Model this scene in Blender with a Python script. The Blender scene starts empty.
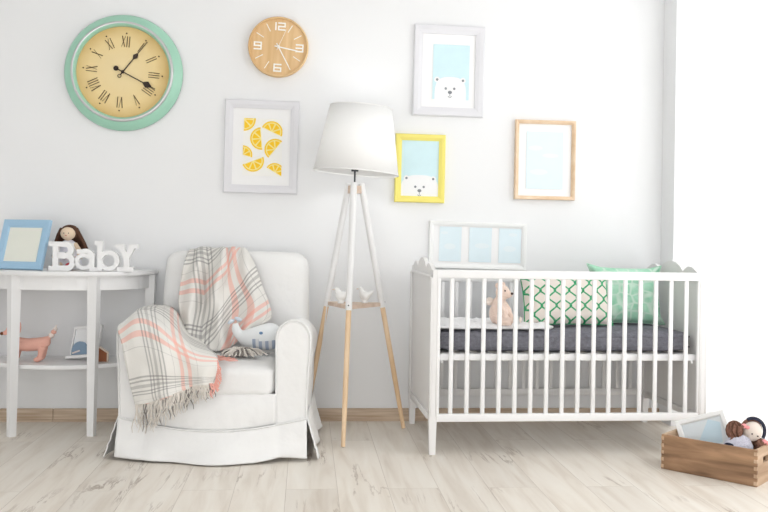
import bpy, bmesh, math, random
from math import sin, cos, pi, sqrt, radians as R
from mathutils import Vector as V, Matrix as Mx, noise as NZ
random.seed(7)
S = bpy.context.scene
COL = S.collection
WALL_Y = 4.4505          # the papered wall; the camera stands at the origin and looks along +Y
WIN_X = 1.867            # inner face of the window wall

# ------------------------------------------------------------------ materials
MATS = {}
def lin(c):
    return tuple(((x / 255) / 12.92 if x / 255 <= .04045 else ((x / 255 + .055) / 1.055) ** 2.4) for x in c) + (1.0,)

def mat(name, rgb=(200, 200, 200), rough=.6, metal=0, spec=.4, bump=0, bscale=60, bstretch=(1, 1, 1), var=0, vscale=8,
        sheen=0, sss=0, alpha=None):
    if name in MATS: return MATS[name]
    m = bpy.data.materials.new(name); m.use_nodes = True
    nt = m.node_tree; N = nt.nodes; L = nt.links
    b = N['Principled BSDF']
    b.inputs['Base Color'].default_value = lin(rgb)
    b.inputs['Roughness'].default_value = rough
    b.inputs['Metallic'].default_value = metal
    b.inputs['Specular IOR Level'].default_value = spec
    if sheen: b.inputs['Sheen Weight'].default_value = sheen
    tc = N.new('ShaderNodeTexCoord')
    if var:
        n = N.new('ShaderNodeTexNoise'); n.inputs['Scale'].default_value = vscale; n.inputs['Detail'].default_value = 4
        L.new(tc.outputs['Object'], n.inputs['Vector'])
        mx = N.new('ShaderNodeMix'); mx.data_type = 'RGBA'
        c = lin(rgb)
        mx.inputs['A'].default_value = tuple(min(1, x * (1 - var)) for x in c[:3]) + (1,)
        mx.inputs['B'].default_value = tuple(min(1, x * (1 + var)) for x in c[:3]) + (1,)
        L.new(n.outputs['Fac'], mx.inputs['Factor']); L.new(mx.outputs['Result'], b.inputs['Base Color'])
    if bump:
        mp = N.new('ShaderNodeMapping'); mp.inputs['Scale'].default_value = bstretch
        L.new(tc.outputs['Object'], mp.inputs['Vector'])
        n2 = N.new('ShaderNodeTexNoise'); n2.inputs['Scale'].default_value = bscale; n2.inputs['Detail'].default_value = 3
        L.new(mp.outputs['Vector'], n2.inputs['Vector'])
        bp = N.new('ShaderNodeBump'); bp.inputs['Strength'].default_value = bump; bp.inputs['Distance'].default_value = .01
        L.new(n2.outputs['Fac'], bp.inputs['Height']); L.new(bp.outputs['Normal'], b.inputs['Normal'])
    MATS[name] = m
    return m

def nodes_of(name):
    m = bpy.data.materials.new(name); m.use_nodes = True
    nt = m.node_tree
    MATS[name] = m
    return m, nt.nodes, nt.links, nt.nodes['Principled BSDF']

def math_node(N, L, op, a, b=None):
    n = N.new('ShaderNodeMath'); n.operation = op
    for i, v in enumerate((a, b)):
        if v is None: continue
        if isinstance(v, (int, float)): n.inputs[i].default_value = v
        else: L.new(v, n.inputs[i])
    return n.outputs[0]

def ramp(N, L, fac, stops, interp='LINEAR'):
    r = N.new('ShaderNodeValToRGB'); cr = r.color_ramp; cr.interpolation = interp
    while len(cr.elements) > 1: cr.elements.remove(cr.elements[-1])
    cr.elements[0].position = stops[0][0]; cr.elements[0].color = stops[0][1]
    for p, c in stops[1:]:
        e = cr.elements.new(p); e.color = c
    L.new(fac, r.inputs['Fac'])
    return r.outputs['Color']

def mixc(N, L, fac, a, b, mode='MIX'):
    m = N.new('ShaderNodeMix'); m.data_type = 'RGBA'; m.blend_type = mode
    if isinstance(fac, (int, float)): m.inputs['Factor'].default_value = fac
    else: L.new(fac, m.inputs['Factor'])
    for k, v in (('A', a), ('B', b)):
        if isinstance(v, tuple): m.inputs[k].default_value = v
        else: L.new(v, m.inputs[k])
    return m.outputs['Result']

def wood(name, c1, c2, scale=1.0, axis=(1, 1, 1), rough=.55, grain=6):
    m, N, L, b = nodes_of(name)
    tc = N.new('ShaderNodeTexCoord'); mp = N.new('ShaderNodeMapping'); mp.inputs['Scale'].default_value = axis
    L.new(tc.outputs['Object'], mp.inputs['Vector'])
    n = N.new('ShaderNodeTexNoise'); n.inputs['Scale'].default_value = grain * scale; n.inputs['Detail'].default_value = 6
    n.inputs['Distortion'].default_value = .4
    L.new(mp.outputs['Vector'], n.inputs['Vector'])
    col = ramp(N, L, n.outputs['Fac'], [(.3, lin(c1)), (.7, lin(c2))])
    L.new(col, b.inputs['Base Color']); b.inputs['Roughness'].default_value = rough
    return m

WHITE_PAINT = mat('white_paint', (238, 238, 238), .45, spec=.35)
WALLPAINT = mat('wall_paint', (238, 239, 240), .9, spec=.1, bump=.04, bscale=220)
COTTON = mat('white_cotton', (237, 237, 236), .95, spec=.1, bump=.5, bscale=15, sheen=.2)
PIPING = mat('white_piping', (232, 232, 231), .95, spec=.1)
FRAME_WHITE = mat('white_frame_paint', (226, 226, 230), .4)
FRAME_CREAM = mat('bright_white_paint', (243, 244, 243), .45)
PASSE = mat('white_card', (246, 246, 246), .9, spec=.1)
YELLOW = mat('yellow_paint', (244, 231, 124), .45)
SKYBLUE = mat('pale_blue_print', (212, 238, 244), .8, spec=.1, var=.05, vscale=14)
PALESKY = mat('washed_blue_print', (226, 241, 247), .8, spec=.1, var=.04, vscale=12)
FAINTCLOUD = mat('faint_cloud', (232, 243, 247), .8, spec=.1)
PALEBLUE = mat('faint_blue_print', (226, 242, 248), .8, spec=.1, var=.04, vscale=12)
BEARW = mat('bear_white', (244, 245, 246), .8, spec=.1)
INK = mat('grey_ink', (140, 144, 150), .8, spec=.1)
RIND = mat('lemon_rind', (252, 210, 58), .8, spec=.1)
PITH = mat('lemon_pith', (253, 236, 160), .8, spec=.1)
PULP = mat('lemon_pulp', (252, 206, 50), .8, spec=.1)
PICTUREPAPER = mat('print_paper', (247, 246, 242), .85, spec=.1)
BLUEFRAME = mat('light_blue_paint', (164, 200, 226), .45)
CREAMPAPER = mat('cream_paper', (234, 236, 226), .85, spec=.1, var=.03)
MINT = mat('mint_enamel', (164, 213, 190), .35, spec=.5, var=.06, vscale=5)
CHROME = mat('brushed_metal', (205, 205, 205), .3, metal=.8)
DARKMETAL = mat('dark_metal', (70, 72, 74), .4, metal=.6)
BLACK = mat('black_ink', (48, 36, 28), .6)
SEPIA = mat('sepia_ink', (92, 72, 46), .7)
RIMDARK = mat('dark_green_edge', (92, 128, 112), .5)
OAK = wood('pale_oak', (214, 172, 118), (230, 198, 150), 1.0, (1, 1, .18), .55, 10)
BEECH = wood('light_beech', (222, 188, 148), (238, 212, 180), 1.0, (1, 1, .1), .5, 20)
FRAMEWOOD = wood('frame_wood', (222, 190, 154), (236, 212, 184), 1.0, (1, 1, 1), .5, 18)
TRAYWOOD = wood('tray_wood', (204, 180, 160), (224, 204, 188), 1.0, (.3, 1, 1), .55, 24)
CLOCKWOOD = wood('clock_wood', (214, 174, 120), (230, 196, 148), 1.0, (6, 1, .4), .5, 6)
CRATEWOOD = wood('crate_wood', (96, 68, 46), (184, 146, 112), 1.0, (.6, .6, 4.5), .65, 5.5)
CRATEEND = wood('crate_end_wood', (170, 140, 112), (212, 184, 156), 1.0, (.6, .6, 4), .65, 6)
CERAMIC = mat('white_ceramic', (238, 238, 236), .25, spec=.5)
MATTRESS = mat('grey_marl', (124, 124, 132), .95, spec=.1, bump=.5, bscale=160, var=.4, vscale=70)
FLEECE = mat('white_fleece', (244, 244, 245), .95, spec=.1, bump=.6, bscale=120, sheen=.3)
PEACH = mat('peach_plush', (248, 224, 210), .95, spec=.1, bump=.6, bscale=180, sheen=.4, var=.05, vscale=40)
PEACHL = mat('cream_plush', (246, 232, 222), .95, spec=.1, bump=.6, bscale=180, sheen=.4)
NOSE = mat('dark_nose', (84, 66, 62), .4)
CORAL = mat('coral_felt', (238, 184, 168), .9, spec=.1, bump=.3, bscale=140, var=.06, vscale=30)
LIGHTFELT = mat('pale_felt', (236, 222, 214), .9, spec=.1, bump=.3, bscale=140)
BROWNFELT = mat('brown_felt', (112, 70, 48), .8, spec=.1)
WHALEG = mat('whale_grey_cotton', (236, 239, 240), .95, spec=.1, bump=.2, bscale=150)
WHALEB = mat('whale_blue', (120, 150, 184), .9, spec=.1)
TAILBLUE = mat('pale_blue_cotton', (212, 222, 232), .95, spec=.1)
SKIN = mat('doll_skin', (236, 214, 188), .9, spec=.1)
SKINPALE = mat('pale_doll_cloth', (226, 214, 204), .9, spec=.1)
HAIR = mat('brown_yarn', (98, 70, 56), .85, spec=.15, bump=.8, bscale=60, bstretch=(6, 6, .6), var=.25, vscale=30)
HAIRL = mat('auburn_yarn', (134, 98, 84), .85, spec=.15, bump=.9, bscale=110, var=.3, vscale=60)
DRESS = mat('white_dress', (228, 228, 236), .9, spec=.1, bump=.3, bscale=120)
LACE = mat('grey_lace', (206, 206, 220), .9, spec=.1, bump=.8, bscale=160, var=.16, vscale=110)
RED = mat('red_cloth', (206, 78, 86), .85, spec=.1)
PINKRIB = mat('pink_ribbon', (238, 160, 162), .7, spec=.2)
NAVY = mat('navy_cloth', (52, 54, 68), .9, spec=.1)
SLATE = mat('slate_blue_felt', (142, 164, 186), .9, spec=.1)
TERRA = mat('brown_block_wood', (142, 84, 52), .6, var=.08)
PALEWOOD = mat('pale_block_wood', (226, 210, 194), .6)
BEIGEPANEL = mat('crib_paint', (232, 231, 230), .5, spec=.3)
FRINGE = mat('fringe_yarn', (222, 216, 208), .95, spec=.05, var=.12, vscale=40)
FRINGED = mat('dark_fringe_yarn', (142, 136, 132), .95, spec=.05, var=.2, vscale=60)
FRINGEP = mat('salmon_fringe_yarn', (238, 178, 166), .95, spec=.05)
FLEX = mat('lamp_cord', (232, 232, 232), .5)
METALW = mat('white_metal', (232, 232, 232), .35)

# shade cloth: lets light through
def cloth_glow(name, rgb, trans):
    m, N, L, b = nodes_of(name)
    out = N['Material Output']; N.remove(b)
    d = N.new('ShaderNodeBsdfDiffuse'); d.inputs['Color'].default_value = lin(rgb)
    t = N.new('ShaderNodeBsdfTranslucent'); t.inputs['Color'].default_value = lin(rgb)
    x = N.new('ShaderNodeMixShader'); x.inputs['Fac'].default_value = trans
    L.new(d.outputs[0], x.inputs[1]); L.new(t.outputs[0], x.inputs[2])
    L.new(x.outputs[0], out.inputs['Surface'])
    return m
SHADE = cloth_glow('shade_linen', (253, 253, 252), .16)
SHEER = cloth_glow('sheer_voile', (250, 250, 250), .62)

def glass_mat():
    m, N, L, b = nodes_of('clear_glass')
    out = N['Material Output']; N.remove(b)
    t = N.new('ShaderNodeBsdfTransparent'); g = N.new('ShaderNodeBsdfGlossy'); g.inputs['Roughness'].default_value = .02
    x = N.new('ShaderNodeMixShader'); x.inputs['Fac'].default_value = .06
    L.new(t.outputs[0], x.inputs[1]); L.new(g.outputs[0], x.inputs[2]); L.new(x.outputs[0], out.inputs['Surface'])
    return m
GLASS = glass_mat()

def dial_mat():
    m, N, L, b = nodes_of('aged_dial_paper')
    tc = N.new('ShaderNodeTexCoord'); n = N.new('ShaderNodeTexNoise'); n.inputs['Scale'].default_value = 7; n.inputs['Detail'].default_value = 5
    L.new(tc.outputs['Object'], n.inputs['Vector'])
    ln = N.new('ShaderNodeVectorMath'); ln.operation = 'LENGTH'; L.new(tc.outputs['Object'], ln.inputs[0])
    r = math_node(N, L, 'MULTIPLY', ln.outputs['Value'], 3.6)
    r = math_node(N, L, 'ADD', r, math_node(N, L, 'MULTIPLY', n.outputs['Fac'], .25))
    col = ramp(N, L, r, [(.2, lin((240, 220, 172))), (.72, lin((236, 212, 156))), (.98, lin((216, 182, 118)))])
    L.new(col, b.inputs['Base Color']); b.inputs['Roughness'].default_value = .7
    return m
DIAL = dial_mat()

def floor_mat():
    m, N, L, b = nodes_of('whitewashed_oak_planks')
    tc = N.new('ShaderNodeTexCoord')
    mp = N.new('ShaderNodeMapping'); mp.inputs['Rotation'].default_value = (0, 0, R(90)); mp.inputs['Location'].default_value = (.35, .06, 0)
    L.new(tc.outputs['Object'], mp.inputs['Vector'])
    br = N.new('ShaderNodeTexBrick'); br.offset = .37; br.offset_frequency = 2
    br.inputs['Scale'].default_value = 1; br.inputs['Brick Width'].default_value = 1.22; br.inputs['Row Height'].default_value = .19
    br.inputs['Mortar Size'].default_value = .0012; br.inputs['Mortar Smooth'].default_value = .3; br.inputs['Bias'].default_value = 0
    br.inputs['Color1'].default_value = (0, 0, 0, 1); br.inputs['Color2'].default_value = (1, 1, 1, 1); br.inputs['Mortar'].default_value = (.5, .5, .5, 1)
    L.new(mp.outputs['Vector'], br.inputs['Vector'])
    # offset the grain by plank
    ofs = N.new('ShaderNodeVectorMath'); ofs.operation = 'MULTIPLY_ADD'
    L.new(br.outputs['Color'], ofs.inputs[0]); ofs.inputs[1].default_value = (7, 3, 5); L.new(tc.outputs['Object'], ofs.inputs[2])
    st = N.new('ShaderNodeMapping'); st.inputs['Scale'].default_value = (9, .9, 1)
    L.new(ofs.outputs[0], st.inputs['Vector'])
    g = N.new('ShaderNodeTexNoise'); g.inputs['Scale'].default_value = 2.2; g.inputs['Detail'].default_value = 7; g.inputs['Distortion'].default_value = .6
    L.new(st.outputs['Vector'], g.inputs['Vector'])
    grain = ramp(N, L, g.outputs['Fac'], [(.28, lin((198, 184, 168))), (.5, lin((228, 220, 209))), (.72, lin((240, 236, 228)))])
    tone = ramp(N, L, br.outputs['Color'], [(0, lin((218, 210, 199))), (.5, lin((233, 227, 217))), (1, lin((237, 230, 219)))])
    col = mixc(N, L, .5, grain, tone)
    # knots and splits
    st2 = N.new('ShaderNodeMapping'); st2.inputs['Scale'].default_value = (7, .75, 1)
    L.new(ofs.outputs[0], st2.inputs['Vector'])
    k = N.new('ShaderNodeTexNoise'); k.inputs['Scale'].default_value = 1.5; k.inputs['Detail'].default_value = 8; k.inputs['Roughness'].default_value = .62; k.inputs['Distortion'].default_value = .5
    L.new(st2.outputs['Vector'], k.inputs['Vector'])
    d = math_node(N, L, 'ABSOLUTE', math_node(N, L, 'SUBTRACT', k.outputs['Fac'], .5))
    line = ramp(N, L, d, [(0, (1, 1, 1, 1)), (.022, (0, 0, 0, 1))])
    k2 = N.new('ShaderNodeTexNoise'); k2.inputs['Scale'].default_value = 2.3; k2.inputs['Detail'].default_value = 2
    L.new(ofs.outputs[0], k2.inputs['Vector'])
    where = ramp(N, L, k2.outputs['Fac'], [(.52, (0, 0, 0, 1)), (.66, (1, 1, 1, 1))])
    f = math_node(N, L, 'MULTIPLY', math_node(N, L, 'MULTIPLY', line, where), .8)
    col = mixc(N, L, f, col, lin((142, 122, 104)))
    seam = math_node(N, L, 'MULTIPLY', br.outputs['Fac'], .45)
    col = mixc(N, L, seam, col, lin((150, 134, 116)))
    L.new(col, b.inputs['Base Color'])
    b.inputs['Roughness'].default_value = .42; b.inputs['Specular IOR Level'].default_value = .4
    return m
FLOOR = floor_mat()

def base_mat():
    m, N, L, b = nodes_of('oak_skirting')
    tc = N.new('ShaderNodeTexCoord'); mp = N.new('ShaderNodeMapping'); mp.inputs['Scale'].default_value = (1.2, 1, 22)
    L.new(tc.outputs['Object'], mp.inputs['Vector'])
    n = N.new('ShaderNodeTexNoise'); n.inputs['Scale'].default_value = 4; n.inputs['Detail'].default_value = 6
    L.new(mp.outputs['Vector'], n.inputs['Vector'])
    col = ramp(N, L, n.outputs['Fac'], [(.3, lin((182, 158, 134))), (.7, lin((214, 196, 176)))])
    L.new(col, b.inputs['Base Color']); b.inputs['Roughness'].default_value = .85
    return m
SKIRTING = base_mat()

def plaid_mat():
    m, N, L, b = nodes_of('plaid_wool')
    uv = N.new('ShaderNodeUVMap'); uv.uv_map = 'UVMap'
    nz = N.new('ShaderNodeTexNoise'); nz.inputs['Scale'].default_value = 9; L.new(uv.outputs[0], nz.inputs['Vector'])
    sep = N.new('ShaderNodeSeparateXYZ'); L.new(uv.outputs[0], sep.inputs[0])
    base = lin((228, 226, 221))
    def bands(t, period):
        fr = math_node(N, L, 'FRACT', math_node(N, L, 'DIVIDE', t, period))
        K = (0, 0, 0, 1); W = (1, 1, 1, 1); H = (.55, .55, .55, 1)
        P = period
        g = [(0, K)]
        for a, w, c in ((.05, .007, W), (.066, .007, W), (.084, .014, (.75, .75, .75, 1)), (.111, .007, W), (.127, .007, W), (.172, .003, H), (.30, .003, H)):
            g += [(a / P, c), ((a + w) / P, K)]
        p = [(0, K)]
        for a, w, c in ((.205, .020, W), (.247, .020, W)):
            p += [(a / P, c), ((a + w) / P, K)]
        return ramp(N, L, fr, g, 'CONSTANT'), ramp(N, L, fr, p, 'CONSTANT')
    gu, pu = bands(sep.outputs['X'], .36)
    gv, pv = bands(sep.outputs['Y'], .36)
    GREY = lin((104, 102, 104)); SAL = lin((240, 164, 146))
    col = base
    col = mixc(N, L, math_node(N, L, 'MULTIPLY', pu, .5), col, SAL)
    col = mixc(N, L, math_node(N, L, 'MULTIPLY', pv, .5), col, SAL)
    col = mixc(N, L, math_node(N, L, 'MULTIPLY', gu, .46), col, GREY)
    col = mixc(N, L, math_node(N, L, 'MULTIPLY', gv, .5), col, GREY)
    L.new(col, b.inputs['Base Color']); b.inputs['Roughness'].default_value = .95
    b.inputs['Specular IOR Level'].default_value = .1; b.inputs['Sheen Weight'].default_value = .2
    n = N.new('ShaderNodeTexNoise'); n.inputs['Scale'].default_value = 260
    tc = N.new('ShaderNodeTexCoord'); L.new(tc.outputs['Object'], n.inputs['Vector'])
    bp = N.new('ShaderNodeBump'); bp.inputs['Strength'].default_value = .3; bp.inputs['Distance'].default_value = .004
    L.new(n.outputs['Fac'], bp.inputs['Height']); L.new(bp.outputs['Normal'], b.inputs['Normal'])
    return m
PLAID = plaid_mat()

def lattice_mat():
    m, N, L, b = nodes_of('green_trellis_cotton')
    uv = N.new('ShaderNodeUVMap'); uv.uv_map = 'UVMap'
    sep = N.new('ShaderNodeSeparateXYZ'); L.new(uv.outputs[0], sep.inputs[0])
    nu, nv = 6.0, 3.4
    x = math_node(N, L, 'MULTIPLY', sep.outputs['X'], nu)
    y = math_node(N, L, 'MULTIPLY', sep.outputs['Y'], nv)
    # zigzag curves x = n +- tri(y)
    tri = math_node(N, L, 'PINGPONG', y, .5)           # 0..0.5
    tri = math_node(N, L, 'MINIMUM', math_node(N, L, 'MAXIMUM', tri, .07), .43)
    tri = math_node(N, L, 'MULTIPLY', math_node(N, L, 'SUBTRACT', tri, .07), 1.389)
    a = math_node(N, L, 'PINGPONG', math_node(N, L, 'ADD', x, tri), .5)
    c = math_node(N, L, 'PINGPONG', math_node(N, L, 'SUBTRACT', x, tri), .5)
    d = math_node(N, L, 'MINIMUM', a, c)
    f = ramp(N, L, d, [(0, (1, 1, 1, 1)), (.075, (1, 1, 1, 1)), (.105, (0, 0, 0, 1))])
    n = N.new('ShaderNodeTexNoise'); n.inputs['Scale'].default_value = 30; L.new(uv.outputs[0], n.inputs['Vector'])
    g = ramp(N, L, n.outputs['Fac'], [(.35, lin((40, 142, 92))), (.7, lin((96, 184, 136)))])
    col = mixc(N, L, f, lin((231, 223, 215)), g)
    L.new(col, b.inputs['Base Color']); b.inputs['Roughness'].default_value = .9; b.inputs['Specular IOR Level'].default_value = .1
    return m
LATTICE = lattice_mat()

def mint_pattern():
    m, N, L, b = nodes_of('mint_net_cotton')
    uv = N.new('ShaderNodeUVMap'); uv.uv_map = 'UVMap'
    vo = N.new('ShaderNodeTexVoronoi'); vo.feature = 'DISTANCE_TO_EDGE'; vo.inputs['Scale'].default_value = 5.5; vo.inputs['Randomness'].default_value = .6
    L.new(uv.outputs[0], vo.inputs['Vector'])
    f = ramp(N, L, vo.outputs['Distance'], [(0, (1, 1, 1, 1)), (.055, (.8, .8, .8, 1)), (.11, (0, 0, 0, 1))])
    n = N.new('ShaderNodeTexNoise'); n.inputs['Scale'].default_value = 5; n.inputs['Detail'].default_value = 3; L.new(uv.outputs[0], n.inputs['Vector'])
    g = ramp(N, L, n.outputs['Fac'], [(.35, lin((150, 206, 176))), (.7, lin((184, 224, 202)))])
    col = mixc(N, L, f, g, lin((198, 222, 206)))
    L.new(col, b.inputs['Base Color']); b.inputs['Roughness'].default_value = .85; b.inputs['Specular IOR Level'].default_value = .15
    return m
MINTNET = mint_pattern()

def stripe_mat():
    m, N, L, b = nodes_of('blue_striped_cotton')
    tc = N.new('ShaderNodeTexCoord'); sep = N.new('ShaderNodeSeparateXYZ'); L.new(tc.outputs['Object'], sep.inputs[0])
    fr = math_node(N, L, 'FRACT', math_node(N, L, 'MULTIPLY', sep.outputs['X'], 34))
    col = ramp(N, L, fr, [(0, lin((224, 226, 228))), (.5, lin((170, 182, 202)))], 'CONSTANT')
    L.new(col, b.inputs['Base Color']); b.inputs['Roughness'].default_value = .95
    return m
STRIPES = stripe_mat()

# ------------------------------------------------------------------ mesh builder
class B:
    def __init__(s): s.v = []; s.f = []; s.mi = []; s.sm = []; s.uv = []; s.slots = []
    def slot(s, m):
        if m not in s.slots: s.slots.append(m)
        return s.slots.index(m)
    def add(s, verts, faces, m, smooth=False, uvs=None, M=None):
        o = len(s.v); k = s.slot(m)
        s.v += [tuple(M @ V(p)) if M is not None else tuple(p) for p in verts]
        for f in faces:
            s.f.append([i + o for i in f]); s.mi.append(k); s.sm.append(smooth)
            s.uv.append([uvs[i] for i in f] if uvs else [(0, 0)] * len(f))
        return s
    def bm(s, bm, m, smooth=False, M=None):
        bm.verts.index_update()
        s.add([v.co.copy() for v in bm.verts], [[v.index for v in f.verts] for f in bm.faces], m, smooth, None, M)
        bm.free(); return s
    def box(s, c, size, m, bevel=0, seg=2, M=None, smooth=None):
        bm = bmesh.new(); bmesh.ops.create_cube(bm, size=1)
        for v in bm.verts: v.co = V((v.co.x * size[0], v.co.y * size[1], v.co.z * size[2]))
        if bevel: bmesh.ops.bevel(bm, geom=bm.edges[:], offset=bevel, segments=seg, affect='EDGES', profile=.5)
        for v in bm.verts: v.co += V(c)
        return s.bm(bm, m, bool(bevel) if smooth is None else smooth, M)
    def frustum(s, z0, z1, c0, c1, s0, s1, m, M=None):
        P = []
        for z, c, q in ((z0, c0, s0), (z1, c1, s1)):
            for a, b in ((-1, -1), (1, -1), (1, 1), (-1, 1)): P.append((c[0] + a * q[0] / 2, c[1] + b * q[1] / 2, z))
        return s.add(P, [(0, 3, 2, 1), (4, 5, 6, 7), (0, 1, 5, 4), (1, 2, 6, 5), (2, 3, 7, 6), (3, 0, 4, 7)], m, False, None, M)
    def tube(s, pts, rad, m, seg=10, caps=True, M=None, smooth=True):
        pts = [V(p) for p in pts]; n = len(pts)
        if isinstance(rad, (int, float)): rad = [rad] * n
        up = V((0, 0, 1)); vs = []; t0 = (pts[1] - pts[0]).normalized()
        a = t0.cross(up if abs(t0.z) < .9 else V((1, 0, 0))).normalized()
        for i in range(n):
            t = (pts[min(i + 1, n - 1)] - pts[max(i - 1, 0)]).normalized()
            a = (a - t * a.dot(t)).normalized(); b = t.cross(a)
            for j in range(seg):
                w = 2 * pi * j / seg; vs.append(pts[i] + (a * cos(w) + b * sin(w)) * rad[i])
        fs = [(i * seg + j, i * seg + (j + 1) % seg, (i + 1) * seg + (j + 1) % seg, (i + 1) * seg + j) for i in range(n - 1) for j in range(seg)]
        s.add(vs, fs, m, smooth, None, M)
        if caps:
            s.add(vs[:seg], [tuple(range(seg))[::-1]], m, False, None, M); s.add(vs[-seg:], [tuple(range(seg))], m, False, None, M)
        return s
    def lathe(s, prof, m, seg=48, M=None, smooth=True):
        vs = []; n = len(prof)
        for j in range(seg):
            w = 2 * pi * j / seg
            for r, z in prof: vs.append((r * cos(w), r * sin(w), z))
        fs = [(j * n + i, ((j + 1) % seg) * n + i, ((j + 1) % seg) * n + i + 1, j * n + i + 1) for j in range(seg) for i in range(n - 1)]
        return s.add(vs, fs, m, smooth, None, M)
    def ell(s, c, r, m, M=None, u=20, v=14, rot=None):
        bm = bmesh.new(); bmesh.ops.create_uvsphere(bm, u_segments=u, v_segments=v, radius=1)
        q = rot if rot is not None else Mx.Identity(3)
        for w in bm.verts: w.co = q @ V((w.co.x * r[0], w.co.y * r[1], w.co.z * r[2])) + V(c)
        return s.bm(bm, m, True, M)
    def grid(s, fn, nu, nv, m, uvf=None, closeu=False, M=None, smooth=True, flip=False):
        vs = []; uvs = []; W = nu if closeu else nu + 1
        for j in range(nv + 1):
            for i in range(W):
                vs.append(fn(i / nu, j / nv)); uvs.append(uvf(i / nu, j / nv) if uvf else (i / nu, j / nv))
        fs = []
        for j in range(nv):
            for i in range(nu):
                q = (j * W + i, j * W + (i + 1) % W, (j + 1) * W + (i + 1) % W, (j + 1) * W + i)
                fs.append(q[::-1] if flip else q)
        return s.add(vs, fs, m, smooth, uvs, M)
    def poly(s, pts2, y, m, M=None):       # flat polygon in the xz plane, seen from -y
        return s.add([(p[0], y, p[1]) for p in pts2], [tuple(range(len(pts2)))], m, False, None, M)
    def slab(s, pts2, y0, y1, m, M=None):   # convex or simple polygon in xz, thickness in y
        n = len(pts2)
        vs = [(p[0], y0, p[1]) for p in pts2] + [(p[0], y1, p[1]) for p in pts2]
        fs = [tuple(range(n)), tuple(range(n, 2 * n))[::-1]] + [(i, i + n, (i + 1) % n + n, (i + 1) % n) for i in range(n)]
        return s.add(vs, fs, m, False, None, M)
    def bar(s, p, q, w, y0, y1, m, M=None):
        d = V((q[0] - p[0], q[1] - p[1])).normalized(); n = V((-d.y, d.x)) * (w / 2)
        return s.slab([(p[0] + n.x, p[1] + n.y), (p[0] - n.x, p[1] - n.y), (q[0] - n.x, q[1] - n.y), (q[0] + n.x, q[1] + n.y)], y0, y1, m, M)
    def arc(s, c, ri, ro, a0, a1, y0, y1, m, n=24, M=None, sx=1, sz=1):
        vs = []
        for i in range(n + 1):
            w = R(a0 + (a1 - a0) * i / n)
            for r in (ri, ro):
                for y in (y0, y1): vs.append((c[0] + r * sx * cos(w), y, c[1] + r * sz * sin(w)))
        fs = []
        for i in range(n):
            a = i * 4; b = a + 4
            fs += [(a, a + 2, b + 2, b), (a + 1, b + 1, b + 3, a + 3), (a, b, b + 1, a + 1), (a + 2, a + 3, b + 3, b + 2)]
        fs += [(0, 1, 3, 2), (4 * n, 4 * n + 2, 4 * n + 3, 4 * n + 1)]
        return s.add(vs, fs, m, False, None, M)
    def frame(s, w, h, prof, m, M=None):    # mitred picture moulding; prof = [(inset from outer edge, y)], closed profile
        vs = []; n = len(prof)
        for a, b in ((-1, -1), (1, -1), (1, 1), (-1, 1)):
            for i, y in prof: vs.append((a * (w / 2 - i), y, b * (h / 2 - i)))
        fs = [(k * n + i, k * n + (i + 1) % n, ((k + 1) % 4) * n + (i + 1) % n, ((k + 1) % 4) * n + i) for k in range(4) for i in range(n)]
        return s.add(vs, fs, m, False, None, M)
    def build(s, name, parent=None, fix=True):
        me = bpy.data.meshes.new(name); me.from_pydata(s.v, [], s.f)
        for m in s.slots: me.materials.append(m)
        me.polygons.foreach_set('material_index', s.mi); me.polygons.foreach_set('use_smooth', s.sm)
        ul = me.uv_layers.new(name='UVMap'); k = 0
        for fu in s.uv:
            for t in fu: ul.data[k].uv = t; k += 1
        if fix:
            bm = bmesh.new(); bm.from_mesh(me); bmesh.ops.recalc_face_normals(bm, faces=bm.faces[:]); bm.to_mesh(me); bm.free()
        me.update()
        o = bpy.data.objects.new(name, me); COL.objects.link(o)
        if parent is not None: o.parent = parent
        return o

def tag(o, label, cat, group=None):
    o['label'] = label; o['category'] = cat
    if group: o['group'] = group
    return o
def thing(name, label, cat, loc=(0, 0, 0), rot=(0, 0, 0), group=None):
    o = bpy.data.objects.new(name, None); o.empty_display_size = .1
    o.location = loc; o.rotation_euler = rot; COL.objects.link(o)
    return tag(o, label, cat, group)
def structure(o, label=None, cat=None):
    o['kind'] = 'structure'
    if label: tag(o, label, cat)
    return o
def subsurf(o, lv=1):
    m = o.modifiers.new('subdivision', 'SUBSURF'); m.levels = lv; m.render_levels = lv; return o
def solid(o, t, off=0):
    m = o.modifiers.new('thickness', 'SOLIDIFY'); m.thickness = t; m.offset = off; return o
def remesh(o, vox=.006, it=6):
    m = o.modifiers.new('fuse', 'REMESH'); m.mode = 'VOXEL'; m.voxel_size = vox; m.use_smooth_shade = True
    q = o.modifiers.new('smooth', 'SMOOTH'); q.factor = .5; q.iterations = it
    return o

def cr(p0, p1, p2, p3, t):
    return .5 * ((2 * p1) + (-p0 + p2) * t + (2 * p0 - 5 * p1 + 4 * p2 - p3) * t * t + (-p0 + 3 * p1 - 3 * p2 + p3) * t ** 3)
def spline(P, t):
    n = len(P) - 1; x = min(max(t, 0), 1) * n; i = min(int(x), n - 1); f = x - i
    a = P[i - 1] if i > 0 else 2 * P[0] - P[1]; d = P[i + 2] if i + 2 <= n else 2 * P[n] - P[n - 1]
    return cr(a, P[i], P[i + 1], d, f)
def patch(G):
    G = [[V(p) for p in r] for r in G]
    return lambda u, v: spline([spline(r, u) for r in G], v)

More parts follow.
